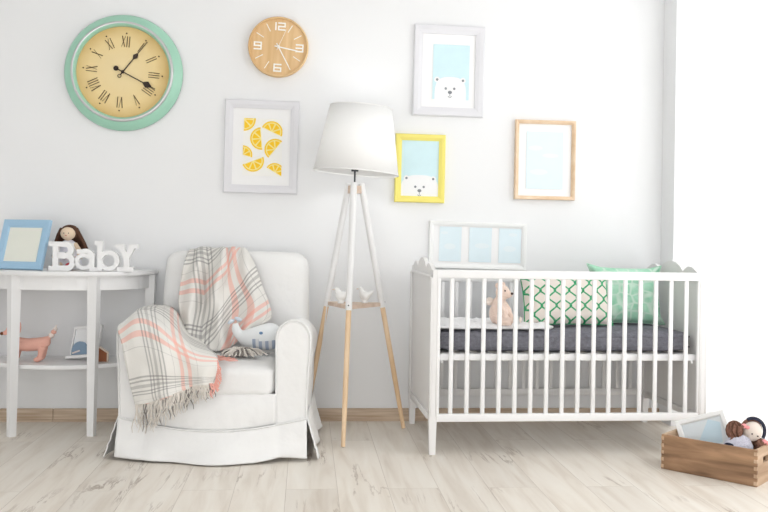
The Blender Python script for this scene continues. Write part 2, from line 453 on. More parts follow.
# ------------------------------------------------------------------ the room
XL, XR, YF, ZC = -2.7, 2.3, -1.2, 2.75
b = B(); b.box(((XL + XR) / 2, (YF + 4.7) / 2, -.05), (XR - XL, 4.7 - YF, .1), FLOOR)
structure(b.build('floor'), 'pale whitewashed oak plank floor', 'floor')
b = B(); b.box(((XL + XR) / 2, WALL_Y + .06, ZC / 2), (XR - XL, .12, ZC), WALLPAINT)
structure(b.build('wall_back'), 'plain white wall hung with clocks and pictures', 'wall')
b = B(); b.box(((XL + XR) / 2, (YF + 4.7) / 2, ZC + .05), (XR - XL, 4.7 - YF, .1), WALLPAINT)
structure(b.build('ceiling'), 'plain white ceiling', 'ceiling')
b = B(); b.box((XL - .05, (YF + 4.7) / 2, ZC / 2), (.1, 4.7 - YF, ZC), WALLPAINT)
structure(b.build('wall_left'), 'plain white wall beyond the left edge', 'wall')
WY0, WY1 = .9, 4.292      # the window opening reaches from floor to ceiling height
b = B()
b.box((WIN_X + .115, (WY1 + WALL_Y) / 2, ZC / 2), (.23, WALL_Y - WY1, ZC), WALLPAINT)
b.box((WIN_X + .115, (YF + WY0) / 2, ZC / 2), (.23, WY0 - YF, ZC), WALLPAINT)
b.box((WIN_X + .115, (WY0 + WY1) / 2, 2.68), (.23, WY1 - WY0, .14), WALLPAINT)
structure(b.build('wall_right'), 'narrow white wall pier beside the bright window', 'wall')
win = thing('window_1', 'tall white window behind the sheer curtain', 'window', (WIN_X + .2, (WY0 + WY1) / 2, 0)); win['kind'] = 'structure'
b = B(); wl = WY1 - WY0
for y in (-wl / 2 + .03, 0, wl / 2 - .03): b.box((0, y, 1.305), (.05, .06, 2.61), WHITE_PAINT)
for z in (.03, 2.58): b.box((0, 0, z), (.048, wl - .002, .06), WHITE_PAINT)
b.build('window_frame', win)
b = B(); b.box((0, 0, 1.305), (.006, wl - .06, 2.5), GLASS); b.build('window_pane', win)
# skirting board with joints
b = B()
x0 = XL
for x1 in (-1.49, -1.235, .62, WIN_X):
    b.box(((x0 + x1) / 2, WALL_Y - .008, .0315), (x1 - x0 - .0015, .016, .063), SKIRTING, .003, 1, smooth=False)
    b.box(((x0 + x1) / 2, WALL_Y - .011, .005), (x1 - x0 - .0015, .022, .010), SKIRTING)
    x0 = x1
structure(b.build('baseboard_back'), 'oak skirting board along the white wall', 'baseboard')

# sheer curtain
def curt(u, v):
    y = 4.285 - u * 2.9; z = .02 + v * 2.58
    a = .5 + .5 * (1 - v) * .4
    return V((1.955 + .022 * sin(u * 2 * pi * 27 + .6 * sin(u * 40)) * a + .012 * sin(u * 2 * pi * 9.3 + 1), y, z))
cu = thing('curtain', 'sheer white floor-length curtain glowing with daylight', 'curtain', (1.955, 2.9, 0))
b = B(); b.grid(lambda u, v: curt(u, v) - V((1.955, 2.9, 0)), 300, 8, SHEER)
b.build('curtain_panel', cu)
b = B(); b.tube([(0, 1.385, 2.6), (0, -1.9, 2.6)], .010, METALW, 10); b.build('curtain_rod', cu)

# ------------------------------------------------------------------ pictures on the wall
def prints_clip(P, x0, x1, z0, z1):
    def cut(P, ax, lim, sg):
        out = []
        for i in range(len(P)):
            a, c = P[i - 1], P[i]; ia = sg * (a[ax] - lim) <= 0; ic = sg * (c[ax] - lim) <= 0
            if ia != ic:
                t = (lim - a[ax]) / (c[ax] - a[ax]); out.append((a[0] + t * (c[0] - a[0]), a[1] + t * (c[1] - a[1])))
            if ic: out.append(c)
        return out
    for ax, lim, sg in ((0, x0, -1), (0, x1, 1), (1, z0, -1), (1, z1, 1)):
        P = cut(P, ax, lim, sg)
        if len(P) < 3: return []
    return P
def rect(x0, x1, z0, z1): return [(x0, z0), (x1, z0), (x1, z1), (x0, z1)]
def ellp(c, rx, rz, a0=0, a1=360, n=28): return [(c[0] + rx * cos(R(a0 + (a1 - a0) * i / n)), c[1] + rz * sin(R(a0 + (a1 - a0) * i / n))) for i in range(n if a1 - a0 >= 360 else n + 1)]

def picture(name, label, cx, cz, w, h, fw, depth, fm, tilt=0, yaw=0, matw=None, kind=None, cat='picture'):
    t = thing(name, label, cat, (cx, WALL_Y - .001, cz), (0, R(tilt), R(yaw)))
    b = B(); d = depth
    b.frame(w, h, [(0, 0), (0, -d * .75), (fw * .12, -d), (fw * .55, -d * .92), (fw * .85, -d * .7), (fw, -d * .62), (fw, 0)], fm)
    b.build('frame', t)
    iw, ih = w - 2 * fw, h - 2 * fw
    b = B(); b.box((0, -.003, 0), (iw + .004, .006, ih + .004), PASSE)
    if matw: b.build('mount', t)
    else: b.build('backing', t)
    return t, iw, ih

def bear(bb, x0, x1, z0, z1, hx0, hx1, top, ears, eyes, nose, mouth, k):
    y = -.0085
    bb.poly(rect(x0, x1, z0, z1), y, SKYBLUE)
    cx = (hx0 + hx1) / 2; hw = (hx1 - hx0) / 2
    P = [(cx + hw * (abs(cos(a)) ** .7) * (1 if cos(a) > 0 else -1), z0 + (top - z0) * sin(a) ** .55) for a in [pi * i / 30 for i in range(31)]]
    P = prints_clip(P, x0, x1, z0, z1)
    bb.poly(P, y - .0006, BEARW)
    for e in ears:
        q = prints_clip(ellp(e, .015 * k, .015 * k), x0, x1, z0, z1); bb.poly(q, y - .0003, BEARW)
        bb.poly(prints_clip(ellp(e, .0065 * k, .0065 * k), x0, x1, z0, z1), y - .0009, INK)
    for e in eyes: bb.poly(ellp(e, .0065 * k, .0065 * k), y - .0012, INK)
    bb.poly(ellp(nose, .011 * k, .0085 * k), y - .0012, INK)
    bb.bar((nose[0], nose[1]), (mouth[0], mouth[1]), .003 * k, y - .0014, y - .001, INK)
    bb.arc((mouth[0], mouth[1] + .004 * k), .008 * k, .011 * k, 200, 340, y - .0014, y - .001, INK, 10)

# lemon print
t, iw, ih = picture('lemon_picture', 'white framed picture of yellow lemon slices, above the armchair', -.236, 1.387, .372, .472, .042, .021, FRAME_WHITE, .5, 0, True)
k = .372 / 373; ox, oz = 205.5, 255     # print layout, in its own millimetre-like units
def fx(x): return (x - ox) * k
def fz(z): return -(z - oz) * k * 1.008
b = B(); px0, px1, pz0, pz1 = fx(113), fx(310), fz(402), fz(112)
b.poly(rect(px0, px1, pz0, pz1), -.0085, PICTUREPAPER)
def lemon(cx, cz, r, ang, half=True):
    c = (fx(cx), fz(cz)); r *= k * 1.1; y = -.009
    def put(P, yy, m):
        P = prints_clip(P, px0, px1, pz0, pz1)
        if len(P) > 2: b.poly(P, yy, m)
    a1 = ang + (180 if half else 360)
    put(ellp(c, r, r, ang, a1, 30), y, RIND)
    put(ellp(c, r * .87, r * .87, ang, a1, 30), y - .0003, PITH)
    for i in range(4):
        s0, s1 = ang + 180 / 4 * i + 5, ang + 180 / 4 * (i + 1) - 5
        mid = R((s0 + s1) / 2); o = (c[0] + .12 * r * cos(mid), c[1] + .12 * r * sin(mid))
        put([o] + ellp(c, r * .78, r * .78, s0, s1, 8), y - .0006, PULP)
lemon(115, 118, 54, 180 + 90); lemon(256, 178, 50, -24); lemon(205, 213, 52, 96); lemon(276, 266, 50, 52)
lemon(113, 298, 44, -15); lemon(165, 326, 51, 202); lemon(276, 382, 44, -30)
b.build('print', t)

# bear print in white frame
t, iw, ih = picture('bear_picture', 'white framed bear print on blue, highest picture right of lamp', .717, 1.804, .368, .470, .046, .021, FRAME_WHITE, .6, 0, True)
k = .368 / 366; ox, oz = 195, 256
b = B()
bear(b, fx(113), fx(302), fz(402), fz(122), fx(124), fx(288), fz(286), [(fx(136), fz(302)), (fx(270), fz(303))], [(fx(182), fz(346)), (fx(226), fz(346))], (fx(204), fz(365)), (fx(204), fz(385)), 1)
b.build('print', t)

# bear print in yellow frame
t, iw, ih = picture('bear_picture', 'yellow framed bear print on blue beside the lampshade', .5755, 1.297, .259, .352, .033, .022, YELLOW, .4)
k = .259 / 333; ox, oz = 198.5, 256.5
b = B(); a, c = iw / 2, ih / 2
bear(b, -a, a, -c, c, fx(72), fx(326), fz(300), [(fx(110), fz(322)), (fx(288), fz(324))], [(fx(170), fz(378)), (fx(226), fz(378))], (fx(198), fz(403)), (fx(198), fz(430)), .95)
b.build('print', t)

# pale print in a wooden frame
t, iw, ih = picture('cloud_picture', 'thin wooden framed pale blue print above the crib', 1.231, 1.3555, .320, .414, .019, .028, FRAMEWOOD, .15, 0, True)
k = .320 / 337; ox, oz = 203.5, 255
b = B(); b.poly(rect(fx(100), fx(306), fz(412), fz(100)), -.0085, PALEBLUE)
for q in ((150, 190, 40, 14), (235, 230, 46, 12), (170, 320, 50, 16)): b.poly(ellp((fx(q[0]), fz(q[1])), q[2] * k, q[3] * k), -.0088, FAINTCLOUD)
b.build('print', t)

# white frame with three windows
t, iw, ih = picture('triple_picture', 'wide white frame with three pale blue prints behind the crib', .884, .9035, .511, .243, .024, .018, FRAME_CREAM, .9, 0, True)
k = .511 / 667; ox, oz = 371.5, 210
b = B()
for q in ((108, 258), (312, 465), (515, 668)): b.poly(rect(fx(q[0]), fx(q[1]), fz(320), fz(88)), -.0085, PALESKY)
for q in ((180, 220, 40, 20), (400, 210, 50, 18), (590, 225, 44, 20), (140, 130, 25, 10), (610, 130, 30, 12)): b.poly(ellp((fx(q[0]), fz(q[1])), q[2] * k, q[3] * k), -.0088, FAINTCLOUD)
b.build('print', t)

# ------------------------------------------------------------------ big mint clock
TOW = Mx.Rotation(R(90), 4, 'X')          # lathe axis z -> towards the viewer (-y)
t = thing('wall_clock', 'large mint green round clock with roman numerals', 'clock', (-.923, WALL_Y - .001, 1.739), (0, R(4.5), 0))
b = B()
b.lathe([(0, 0), (.284, 0), (.290, .004), (.2905, .010)], RIMDARK, 72, TOW)
b.lathe([(.2905, .010), (.2885, .018), (.281, .028), (.264, .042), (.25, .050), (.247, .051)], MINT, 72, TOW)
b.build('case', t)
b = B(); b.lathe([(.250, .048), (.2495, .055), (.246, .060), (.240, .061), (.236, .058)], CHROME, 72, TOW); b.build('bezel', t)
b = B(); b.lathe([(.237, .059), (.232, .056), (.227, .044), (.226, .034)], MINT, 72, TOW); b.build('inner_rim', t)
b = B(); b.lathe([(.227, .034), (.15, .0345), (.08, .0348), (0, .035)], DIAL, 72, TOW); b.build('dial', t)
y0, y1 = -.0365, -.034
def rnum(s, ang, rc):
    b = B(); wds = {'I': .0115, 'V': .024, 'X': .024}; tot = sum(wds[c] for c in s); x = -tot / 2; hh = .027
    Mr = Mx.Rotation(R(ang), 4, 'Y') @ Mx.Translation((0, 0, rc)); k = 0
    def st(p, q, w):
        nonlocal k
        b.bar(p, q, w, y0 - .0002 * k, y1, SEPIA, Mr); k += 1
    for c in s:
        w = wds[c]; xm = x + w / 2
        if c == 'I': st((xm, -hh), (xm, hh), .0034)
        if c == 'V': st((xm - .008, hh), (xm, -hh), .0040); st((xm + .008, hh), (xm, -hh), .0016)
        if c == 'X': st((xm - .008, hh), (xm + .008, -hh), .0040); st((xm + .008, hh), (xm - .008, -hh), .0016)
        x += w
    b.build('numeral', t)
for i, s in enumerate(('XII', 'I', 'II', 'III', 'IIII', 'V', 'VI', 'VII', 'VIII', 'IX', 'X', 'XI')):
    rnum(s, 30 * i, .152)
    a = R(30 * i); b = B(); b.slab(ellp((.193 * sin(a), .193 * cos(a)), .0038, .0038, n=10), y0, y1, SEPIA); b.build('hour_dot', t)
def spade(bb, L, zc, wid, tail, disk, ring, y0, y1, m, M):
    bb.bar((0, -tail), (0, zc - wid), .0052, y0, y1, m, M)
    bb.slab([(-.003, zc - wid * 1.2), (-wid * .8, zc - wid * .3), (-wid, zc + wid * .1), (-wid * .7, zc + wid * .6), (-.004, zc + wid * 1.4), (.004, zc + wid * 1.4), (wid * .7, zc + wid * .6), (wid, zc + wid * .1), (wid * .8, zc - wid * .3), (.003, zc - wid * 1.2)], y0, y1, m, M)
    bb.bar((0, zc + wid), (0, L), .0034, y0, y1, m, M)
    if disk: bb.slab(ellp((0, -tail), .0125, .0125), y0, y1, m, M)
    if ring: bb.arc((0, -tail - .008), .0065, .0095, 0, 360, y0, y1, m, 24, M)
b = B(); spade(b, .192, .098, .013, .018, False, True, -.0405, -.0385, BLACK, Mx.Rotation(R(33), 4, 'Y')); b.build('hour_hand', t)
b = B(); spade(b, .180, .132, .017, .036, True, False, -.0445, -.0425, BLACK, Mx.Rotation(R(112.5), 4, 'Y')); b.build('minute_hand', t)
b = B(); b.lathe([(.007, .035), (.007, .047), (0, .048)], BLACK, 20, TOW); b.build('centre_cap', t)

# ------------------------------------------------------------------ small wooden clock
t = thing('wall_clock', 'small round pale wooden clock with white digits', 'clock', (-.158, WALL_Y - .001, 1.893), (0, R(2), 0))
b = B(); b.lathe([(0, 0), (.151, 0), (.152, .004), (.152, .036), (.149, .039), (.144, .039), (.142, .036), (.142, .026)], OAK, 64, TOW); b.build('case', t)
b = B(); b.lathe([(.1425, .026), (.07, .0262), (0, .0264)], CLOCKWOOD, 64, TOW); b.build('dial', t)
y0, y1 = -.029, -.026
DW = mat('white_lacquer', (250, 248, 242), .5)
SEG = {'1': 'BC', '2': 'ABGED', '3': 'ABGCD', '6': 'AFGECD', '9': 'AFGBCD'}
def digit(ch, cx, cz, w, h, b):
    P = {'A': ((-1, 1), (1, 1)), 'B': ((1, 1), (1, 0)), 'C': ((1, 0), (1, -1)), 'D': ((-1, -1), (1, -1)), 'E': ((-1, 0), (-1, -1)), 'F': ((-1, 1), (-1, 0)), 'G': ((-1, 0), (1, 0))}
    for k, o in enumerate(SEG[ch]):
        (a, c), (d, e) = P[o]
        b.bar((cx + a * w / 2 - (.003 if a < d else 0), cz + c * h / 2 + (.003 if c > e else 0)), (cx + d * w / 2 + (.003 if a < d else 0), cz + e * h / 2 - (.003 if c > e else 0)), .0068, y0 - .0003 * k, y1, DW)
b = B(); digit('1', -.026, .104, .016, .034, b); digit('2', .012, .104, .032, .034, b); b.build('numeral', t)
for ch, x, z in (('3', .106, 0), ('6', 0, -.106), ('9', -.104, 0)):
    b = B(); digit(ch, x, z, .034, .034, b); b.build('numeral', t)
for h in (1, 2, 4, 5, 7, 8, 10, 11):
    a = R(30 * h); b = B(); b.bar((.088 * sin(a), .088 * cos(a)), (.13 * sin(a), .13 * cos(a)), .0035, y0, y1, DW); b.build('hour_mark', t)
for nm, ang, L, w, yy in (('hour_hand', 99, .098, .006, -.032), ('minute_hand', 150, .112, .005, -.0345), ('second_hand', 22, .095, .0016, -.037)):
    b = B(); b.bar((0, -.02), (0, L), w, yy, yy + .0015, DW, Mx.Rotation(R(ang), 4, 'Y')); b.build(nm, t)
b = B(); b.lathe([(.007, .026), (.007, .038), (0, .039)], DW, 20, TOW); b.build('centre_cap', t)

# ------------------------------------------------------------------ half-round console table
TZ = .758
con = thing('console_table', 'white half-round console table with lower shelf, at the left wall', 'table', (-1.15, 4.44, 0))
def half(a, bb, n=40, sup=2.15):
    P = []
    for i in range(n + 1):
        w = pi * i / n
        P.append((a * math.copysign(abs(cos(w)) ** (2 / sup), cos(w)), -bb * abs(sin(w)) ** (2 / sup)))
    return P
def plate(P, z0, z1, m, bev=.004):
    bm = bmesh.new(); vs = [bm.verts.new((p[0], p[1], z0)) for p in P]; f = bm.faces.new(vs)
    r = bmesh.ops.extrude_face_region(bm, geom=[f]); 
    for g in r['geom']:
        if isinstance(g, bmesh.types.BMVert): g.co.z = z1
    if bev: bmesh.ops.bevel(bm, geom=[e for e in bm.edges if abs(e.verts[0].co.z - e.verts[1].co.z) < 1e-6], offset=bev, segments=2, affect='EDGES')
    return bm
b = B(); b.bm(plate(half(.418, .395), TZ - .02, TZ, WHITE_PAINT, .005), WHITE_PAINT); b.build('tabletop', con)
b = B(); A = half(.385, .352); Bq = half(.367, .334)
n = len(A); vs = [(p[0], p[1], z) for P in (A, Bq) for z in (.672, .738) for p in P]
fs = []
for i in range(n - 1):
    fs += [(i, i + 1, n + i + 1, n + i), (2 * n + i, 3 * n + i, 3 * n + i + 1, 2 * n + i + 1), (i, 2 * n + i, 2 * n + i + 1, i + 1)]
b.add(vs, fs, WHITE_PAINT, False); b.box((0, -.008, .705), (.75, .016, .066), WHITE_PAINT); b.build('apron', con)
b = B(); b.bm(plate(half(.372, .335), .307, .325, WHITE_PAINT, .004), WHITE_PAINT); b.build('shelf', con)
for x, y, a in ((-.180, -.322, 42), (.176, -.318, -12), (.384, -.045, 0), (-.384, -.045, 0)):
    b = B(); b.frustum(0, .738, (x * 1.0, y), (x, y), (.031, .031), (.046, .046), WHITE_PAINT, Mx.Translation((x, y, 0)) @ Mx.Rotation(R(a), 4, 'Z') @ Mx.Translation((-x, -y, 0))); b.build('leg', con)

# light blue picture frame, leaning back
t = thing('picture_frame', 'light blue photo frame standing on the console table', 'picture frame', (-1.345, 4.20, TZ + .004), (R(-16), 0, R(-20)))
b = B(); b.frame(.254, .242, [(0, .016), (0, 0), (.003, -.003), (.030, -.001), (.038, .004), (.038, .016)], BLUEFRAME, Mx.Translation((0, 0, .121))); b.build('frame', t)
b = B(); b.box((0, .008, .121), (.184, .006, .172), CREAMPAPER); b.build('backing', t)
b = B(); b.bar((0, .004), (0, .15), .05, .0, .004, BLUEFRAME, Mx.Translation((0, .018, .16)) @ Mx.Rotation(R(32), 4, 'X') @ Mx.Translation((0, 0, -.15))); b.build('easel_back', t)

# rag doll behind the letters
t = thing('rag_doll', 'long-haired rag doll in white dress behind the white letters', 'doll', (-1.140, 4.30, TZ + .001), (0, 0, R(-2)))
t.scale = (1.0, .95, .93)
b = B()
b.ell((0, 0, .052), (.048, .038, .05), SKIN); b.ell((0, 0, .10), (.036, .03, .05), SKIN); b.ell((0, -.01, .186), (.036, .034, .034), SKIN); b.tube([(0, 0, .12), (0, -.005, .17)], .013, SKIN)
for s in (-1, 1):
    b.tube([(s * .03, -.005, .135), (s * .055, -.012, .10), (s * .062, -.018, .055)], [.013, .012, .012], SKIN)
    b.tube([(s * .022, -.02, .026), (s * .026, -.06, .022), (s * .028, -.095, .018)], [.018, .016, .014], SKIN)
remesh(b.build('body', t), .005, 3)
b = B(); b.lathe([(.064, .02), (.060, .05), (.046, .10), (.034, .14), (.018, .152)], DRESS, 28, Mx.Diagonal((1, .82, 1, 1))); b.build('dress', t)
b = B()
for s in (-1, 1): b.ell((s * .03, -.098, .018), (.016, .018, .02), RED)
b.tube([(-.05, -.038, .062), (0, -.052, .064), (.05, -.038, .062)], .006, RED)
b.build('shoes', t)
b = B(); b.ell((.002, .012, .192), (.046, .036, .04), HAIR)
for i in range(30):
    a = -pi * .12 + pi * 1.24 * i / 29
    sx = cos(a); by = .004 + .03 * abs(sin(a))
    ln = .05 if sx < 0 else .0
    b.tube([(sx * .034, by * .6, .212), (sx * .048, by, .18), (sx * (.062 + .010 * (sx > 0)), by, .135), (sx * (.076 + .022 * (sx > 0)), by - .010, .080 + ln + random.uniform(0, .012))], [.010, .011, .010, .006], HAIR, 7)
b.build('hair', t)
b = B()
for s in (-1, 1): b.ell((s * .011, -.0415, .188), (.0025, .002, .0025), BLACK)
b.ell((0, -.044, .176), (.004, .002, .0018), RED); b.build('face', t)

# white BabY letters
lt = thing('letter_sign', 'white wooden letters spelling BabY on the console table', 'letter sign', (-1.0, 4.165, TZ + .001))
def lx(px): return -.1882 + (px - 49) * .00445
def lz(py): return (270.5 - py) * .00474
Y0, Y1 = -.014, .014
JIT = [0]
def step():
    global Y0, Y1
    JIT[0] = (JIT[0] + 1) % 8; Y0, Y1 = -.014 - .0002 * JIT[0], .014 + .0002 * JIT[0]
def LR(bb, x0, x1, yt, yb): step(); bb.slab(rect(lx(x0), lx(x1), lz(yb), lz(yt)), Y0, Y1, WHITE_PAINT); step()
kx, kz = .00445, .00474
b = B()
LR(b, 52.8, 58.4, 242, 270.5); LR(b, 48.8, 58, 242, 246.6); LR(b, 48.8, 58, 266, 270.5)
LR(b, 58, 65.5, 242, 246.9); LR(b, 58, 65.5, 252.4, 258.6); LR(b, 58, 66.5, 265.4, 270.5)
b.arc((lx(65), lz(250)), 3.2 * kz, 8.3 * kz, -95, 92, Y0, Y1, WHITE_PAINT, 20)
step(); b.arc((lx(66.5), lz(262)), 3.6 * kz, 8.9 * kz, -92, 95, Y0, Y1, WHITE_PAINT, 20)
b.build('letter', lt)
b = B()
b.arc((lx(84.6), lz(261.3)), 1, 1.78, 0, 360, Y0, Y1, WHITE_PAINT, 28, None, 5.4 * kx, 4.3 * kz * 1.05)
LR(b, 90.5, 95.4, 253, 270.5); b.arc((lx(86), lz(257.4)), 4.6 * kx, 9.4 * kx, 0, 118, Y0, Y1, WHITE_PAINT, 16)
LR(b, 77.2, 84, 249.2, 253.6); LR(b, 94, 97.6, 266.6, 270.5)
b.build('letter', lt)
b = B()
LR(b, 98.3, 103.2, 240.6, 270); LR(b, 95.2, 101, 240.6, 244.6); LR(b, 95.8, 99, 266.6, 270.5)
b.arc((lx(109.8), lz(259.9)), 6.5 * kx, 11.1 * kx, 0, 360, Y0, Y1, WHITE_PAINT, 32, None, 1, .965)
b.build('letter', lt)
b = B()
b.bar((lx(121.3), lz(245)), (lx(128.3), lz(258)), 5.4 * kx, Y0, Y1, WHITE_PAINT); step(); b.bar((lx(134.6), lz(245)), (lx(127.6), lz(258)), 5.4 * kx, Y0, Y1, WHITE_PAINT)
LR(b, 125.2, 131, 255, 270); LR(b, 116.6, 125.8, 243.6, 247.8); LR(b, 130.5, 139.3, 243.6, 247.8); LR(b, 118.6, 135.4, 266.2, 270.5)
b.build('letter', lt)

# felt dachshund on the shelf
t = thing('toy_dachshund', 'coral felt toy dachshund on the console table shelf', 'toy dog', (-1.28, 4.235, .326))
b = B()
b.tube([(-.085, 0, .090), (-.06, 0, .082), (-.02, 0, .078), (.03, 0, .082), (.062, 0, .094)], [.028, .032, .031, .031, .024], CORAL, 16); b.ell((.062, 0, .093), (.022, .024, .026), CORAL); b.ell((-.086, 0, .088), (.024, .03, .034), CORAL)
b.tube([(-.082, 0, .10), (-.082, 0, .13), (-.084, 0, .15)], [.020, .016, .018], CORAL, 14)
b.ell((-.092, 0, .152), (.028, .023, .022), CORAL); b.tube([(-.095, 0, .148), (-.118, 0, .136), (-.134, 0, .130)], [.017, .012, .009], CORAL, 12)
for x, s in ((.05, -1), (.05, 1), (-.068, -1), (-.068, 1)):
    b.tube([(x, s * .018, .07), (x - .004, s * .022, .035), (x - .010, s * .022, .013)], [.019, .014, .013], CORAL, 12); b.ell((x - .020, s * .022, .0115), (.018, .013, .0115), CORAL)
b.tube([(.066, 0, .10), (.080, 0, .118)], [.012, .009], CORAL, 12)
remesh(b.build('body', t), .0045, 3)
b = B()
for i, (x, z, r) in enumerate(((.087, .124, .0145), (.097, .140, .0125), (.104, .153, .010))): b.ell((x, 0, z), (r, r, r * .9), LIGHTFELT if i != 1 else CORAL)
b.tube([(.104, 0, .158), (.109, 0, .172)], [.006, .002], LIGHTFELT); b.build('tail', t)
for s in (-1, 1):
    b = B(); b.ell((-.070, s * .024, .158), (.011, .006, .030), CORAL); b.build('ear', t)
b = B(); b.ell((-.139, 0, .131), (.0095, .010, .008), BROWNFELT); b.build('nose', t)

# tilted whale picture on the shelf
t = thing('whale_ornament', 'small white tilted picture with a slate blue whale on shelf', 'ornament', (-1.060, 4.30, .334), (R(-8), R(-5.5), R(-10)))
sk = Mx(((1, 0, .21, 0), (0, 1, 0, 0), (0, 0, 1, 0), (0, 0, 0, 1)))
b = B(); b.box((0, .006, .075), (.135, .006, .13), mat('white_board', (240, 241, 242), .6), 0, 2, sk); b.build('back_panel', t)
b = B(); b.box((0, 0, .146), (.138, .022, .012), WHITE_PAINT, 0, 2, sk)
for s in (-1, 1): b.box((s * .066, 0, .075), (.006, .020, .14), WHITE_PAINT, 0, 2, sk)
b.build('frame', t)
b = B(); b.box((0, -.012, .008), (.15, .05, .014), WHITE_PAINT, .002); b.build('base', t)
b = B(); P = [(-.055, .018)] + [(-.055 + .085 * (1 - cos(a)) / 2, .028 + .052 * sin(a)) for a in [pi * i / 16 for i in range(1, 12)]] + [(.03, .045), (.052, .020), (.045, .016)]
b.slab(P, -.012, .003, SLATE); b.bar((-.05, .026), (-.012, .036), .007, -.014, -.010, LIGHTFELT); b.build('whale_motif', t)

# little house block
t = thing('house_block', 'small brown wooden house block beside the whale ornament', 'toy block', (-.956, 4.225, .326), (0, 0, R(8)))
b = B(); b.slab([(-.03, 0), (.028, 0), (.028, .044), (-.012, .072), (-.03, .058)], -.002, .034, PALEWOOD); b.build('block', t)
b = B(); b.slab([(-.028, .002), (.022, .002), (.022, .042), (-.012, .066), (-.028, .054)], -.004, -.0015, TERRA); b.build('front', t)

# ------------------------------------------------------------------ slipcovered armchair
ch = thing('armchair', 'white slipcovered armchair with skirt, facing the room', 'armchair', (-.377, 3.70, 0), (0, 0, R(-3)))
def nzv(p, sc, amp): return amp * NZ.noise(V(p) * sc)
def softbox(bb, c, size, r, m, cuts=9, puff=(0, 0, 0), wr=.004, wsc=7, shear=0, seed=0, dish=0):
    bm = bmesh.new(); bmesh.ops.create_cube(bm, size=1)
    bmesh.ops.subdivide_edges(bm, edges=bm.edges[:], cuts=cuts, use_grid_fill=True)
    hx, hy, hz = [s / 2 for s in size]
    for v in bm.verts:
        p = V((v.co.x * 2 * hx, v.co.y * 2 * hy, v.co.z * 2 * hz))
        q = V((min(max(p.x, -hx + r), hx - r), min(max(p.y, -hy + r), hy - r), min(max(p.z, -hz + r), hz - r)))
        d = p - q
        if d.length > 1e-6: p = q + d.normalized() * r
        ux, uy, uz = p.x / hx, p.y / hy, p.z / hz
        p.x += puff[0] * (ux) * (1 - uy * uy) * (1 - uz * uz); p.y += puff[1] * uy * (1 - ux * ux) * (1 - uz * uz); p.z += puff[2] * uz * (1 - ux * ux) * (1 - uy * uy)
        p.y += shear * (p.z + hz)
        n = V((nzv(p + V((seed, 3, 1)), wsc, 1), nzv(p + V((seed, 9, 4)), wsc, 1), nzv(p + V((seed, 5, 8)), wsc, 1)))
        v.co = p + n * wr + V(c)
    return bb.bm(bm, m, True)
b = B(); softbox(b, (.016, .553, .519), (.680, .20, .672), .06, COTTON, 15, (.01, .015, .006), .006, 6, .07); subsurf(b.build('backrest', ch))
b = B(); softbox(b, (0, .30, .13), (.74, .58, .24), .02, COTTON, 9, (0, 0, 0), .002); b.build('seat_base', ch)
b = B(); softbox(b, (0, .245, .323), (.512, .53, .128), .035, COTTON, 15, (.004, .006, .018), .004, 9); subsurf(b.build('seat_cushion', ch))
def armprof(s, n=22):
    P = [(.262, .10), (.260, .25), (.259, .40), (.257, .455)]
    for i in range(n + 1):
        w = pi * 1.06 - (pi * 1.12) * i / n
        P.append((.330 + .074 * cos(w), .506 + .080 * sin(w)))
    P += [(.402, .44), (.396, .38), (.391, .25), (.388, .10)]
    return [(s * x, z) for x, z in P]
for s in (-1, 1):
    P = armprof(s); b = B()
    cen = (s * .325, .36)
    ys = [-.012, -.008, .002, .02, .08, .16, .24, .32, .40, .48, .56, .60]
    rows = []
    for j, y in enumerate(ys):
        k = {0: .88, 1: .955, 2: .99}.get(j, 1.0); row = []
        for x, z in P:
            q = V((cen[0] + (x - cen[0]) * k, y, cen[1] + (z - cen[1]) * (1 - (1 - k) * .55) - .05 * max(0, y) / .6 * max(0, min(1, (z - .3) / .2))))
            if j > 2: q += V((nzv((x, y, z), 9, .009), 0, nzv((z, y * .8, x), 8, .008)))
            row.append(q)
        rows.append(row)
    n = len(P); vs = [p for r in rows for p in r]
    fs = [(j * n + i, j * n + i + 1, (j + 1) * n + i + 1, (j + 1) * n + i) for j in range(len(ys) - 1) for i in range(n - 1)]
    b.add(vs, fs, COTTON, True); b.add(rows[0], [tuple(range(n))], COTTON, False); b.add(rows[-1], [tuple(range(n))], COTTON, False)
    a = b.build('armrest', ch)
    b = B(); b.tube([(x, -.010, z) for x, z in [(cen[0] + (x - cen[0]) * .97, cen[1] + (z - cen[1]) * .985) for x, z in P]], .0045, PIPING, 6); b.build('piping', a)
# front panel under the cushion, bulging between the arms, and the skirt below its seam
def seam(x): return .172 - .050 * (1 - (x / .392) ** 2)
def fp(u, v):
    x = -.262 + .524 * u; z = seam(x) + (.275 - seam(x)) * v
    return V((x, -.010 - .030 * sin(pi * u) * (1 - v) ** .7 - .010 * sin(pi * v) + nzv((x * 1.4, 0, z), 16, .004), z))
b = B(); b.grid(fp, 40, 12, COTTON); solid(b.build('front_panel', ch), .006)
def skf(u, v):
    x = -.392 + .784 * u; q = 1 - (x / .392) ** 2; inn = max(0, 1 - (x / .27) ** 2)
    y = -.014 - .030 * inn ** .5 * 1.0 - v * (.030 + .048 * q) - v * .012 * sin(x * 15 + 1.0) * (.4 + q) + nzv((x, v * .4, 3), 7, .012) * v
    crease = .007 * sin((x * 26 + v * 5)) * max(0, 1 - abs(x - .27) / .14) * v
    z = seam(x) * (1 - v) + .006 * v + v * .008 * (1 - q) + v * .012 * max(0, 1 - abs(x - .28) / .10)
    return V((x * (1 + .012 * v), y + crease, z))
b = B(); b.grid(skf, 70, 16, COTTON); solid(b.build('skirt_panel', ch), .004)
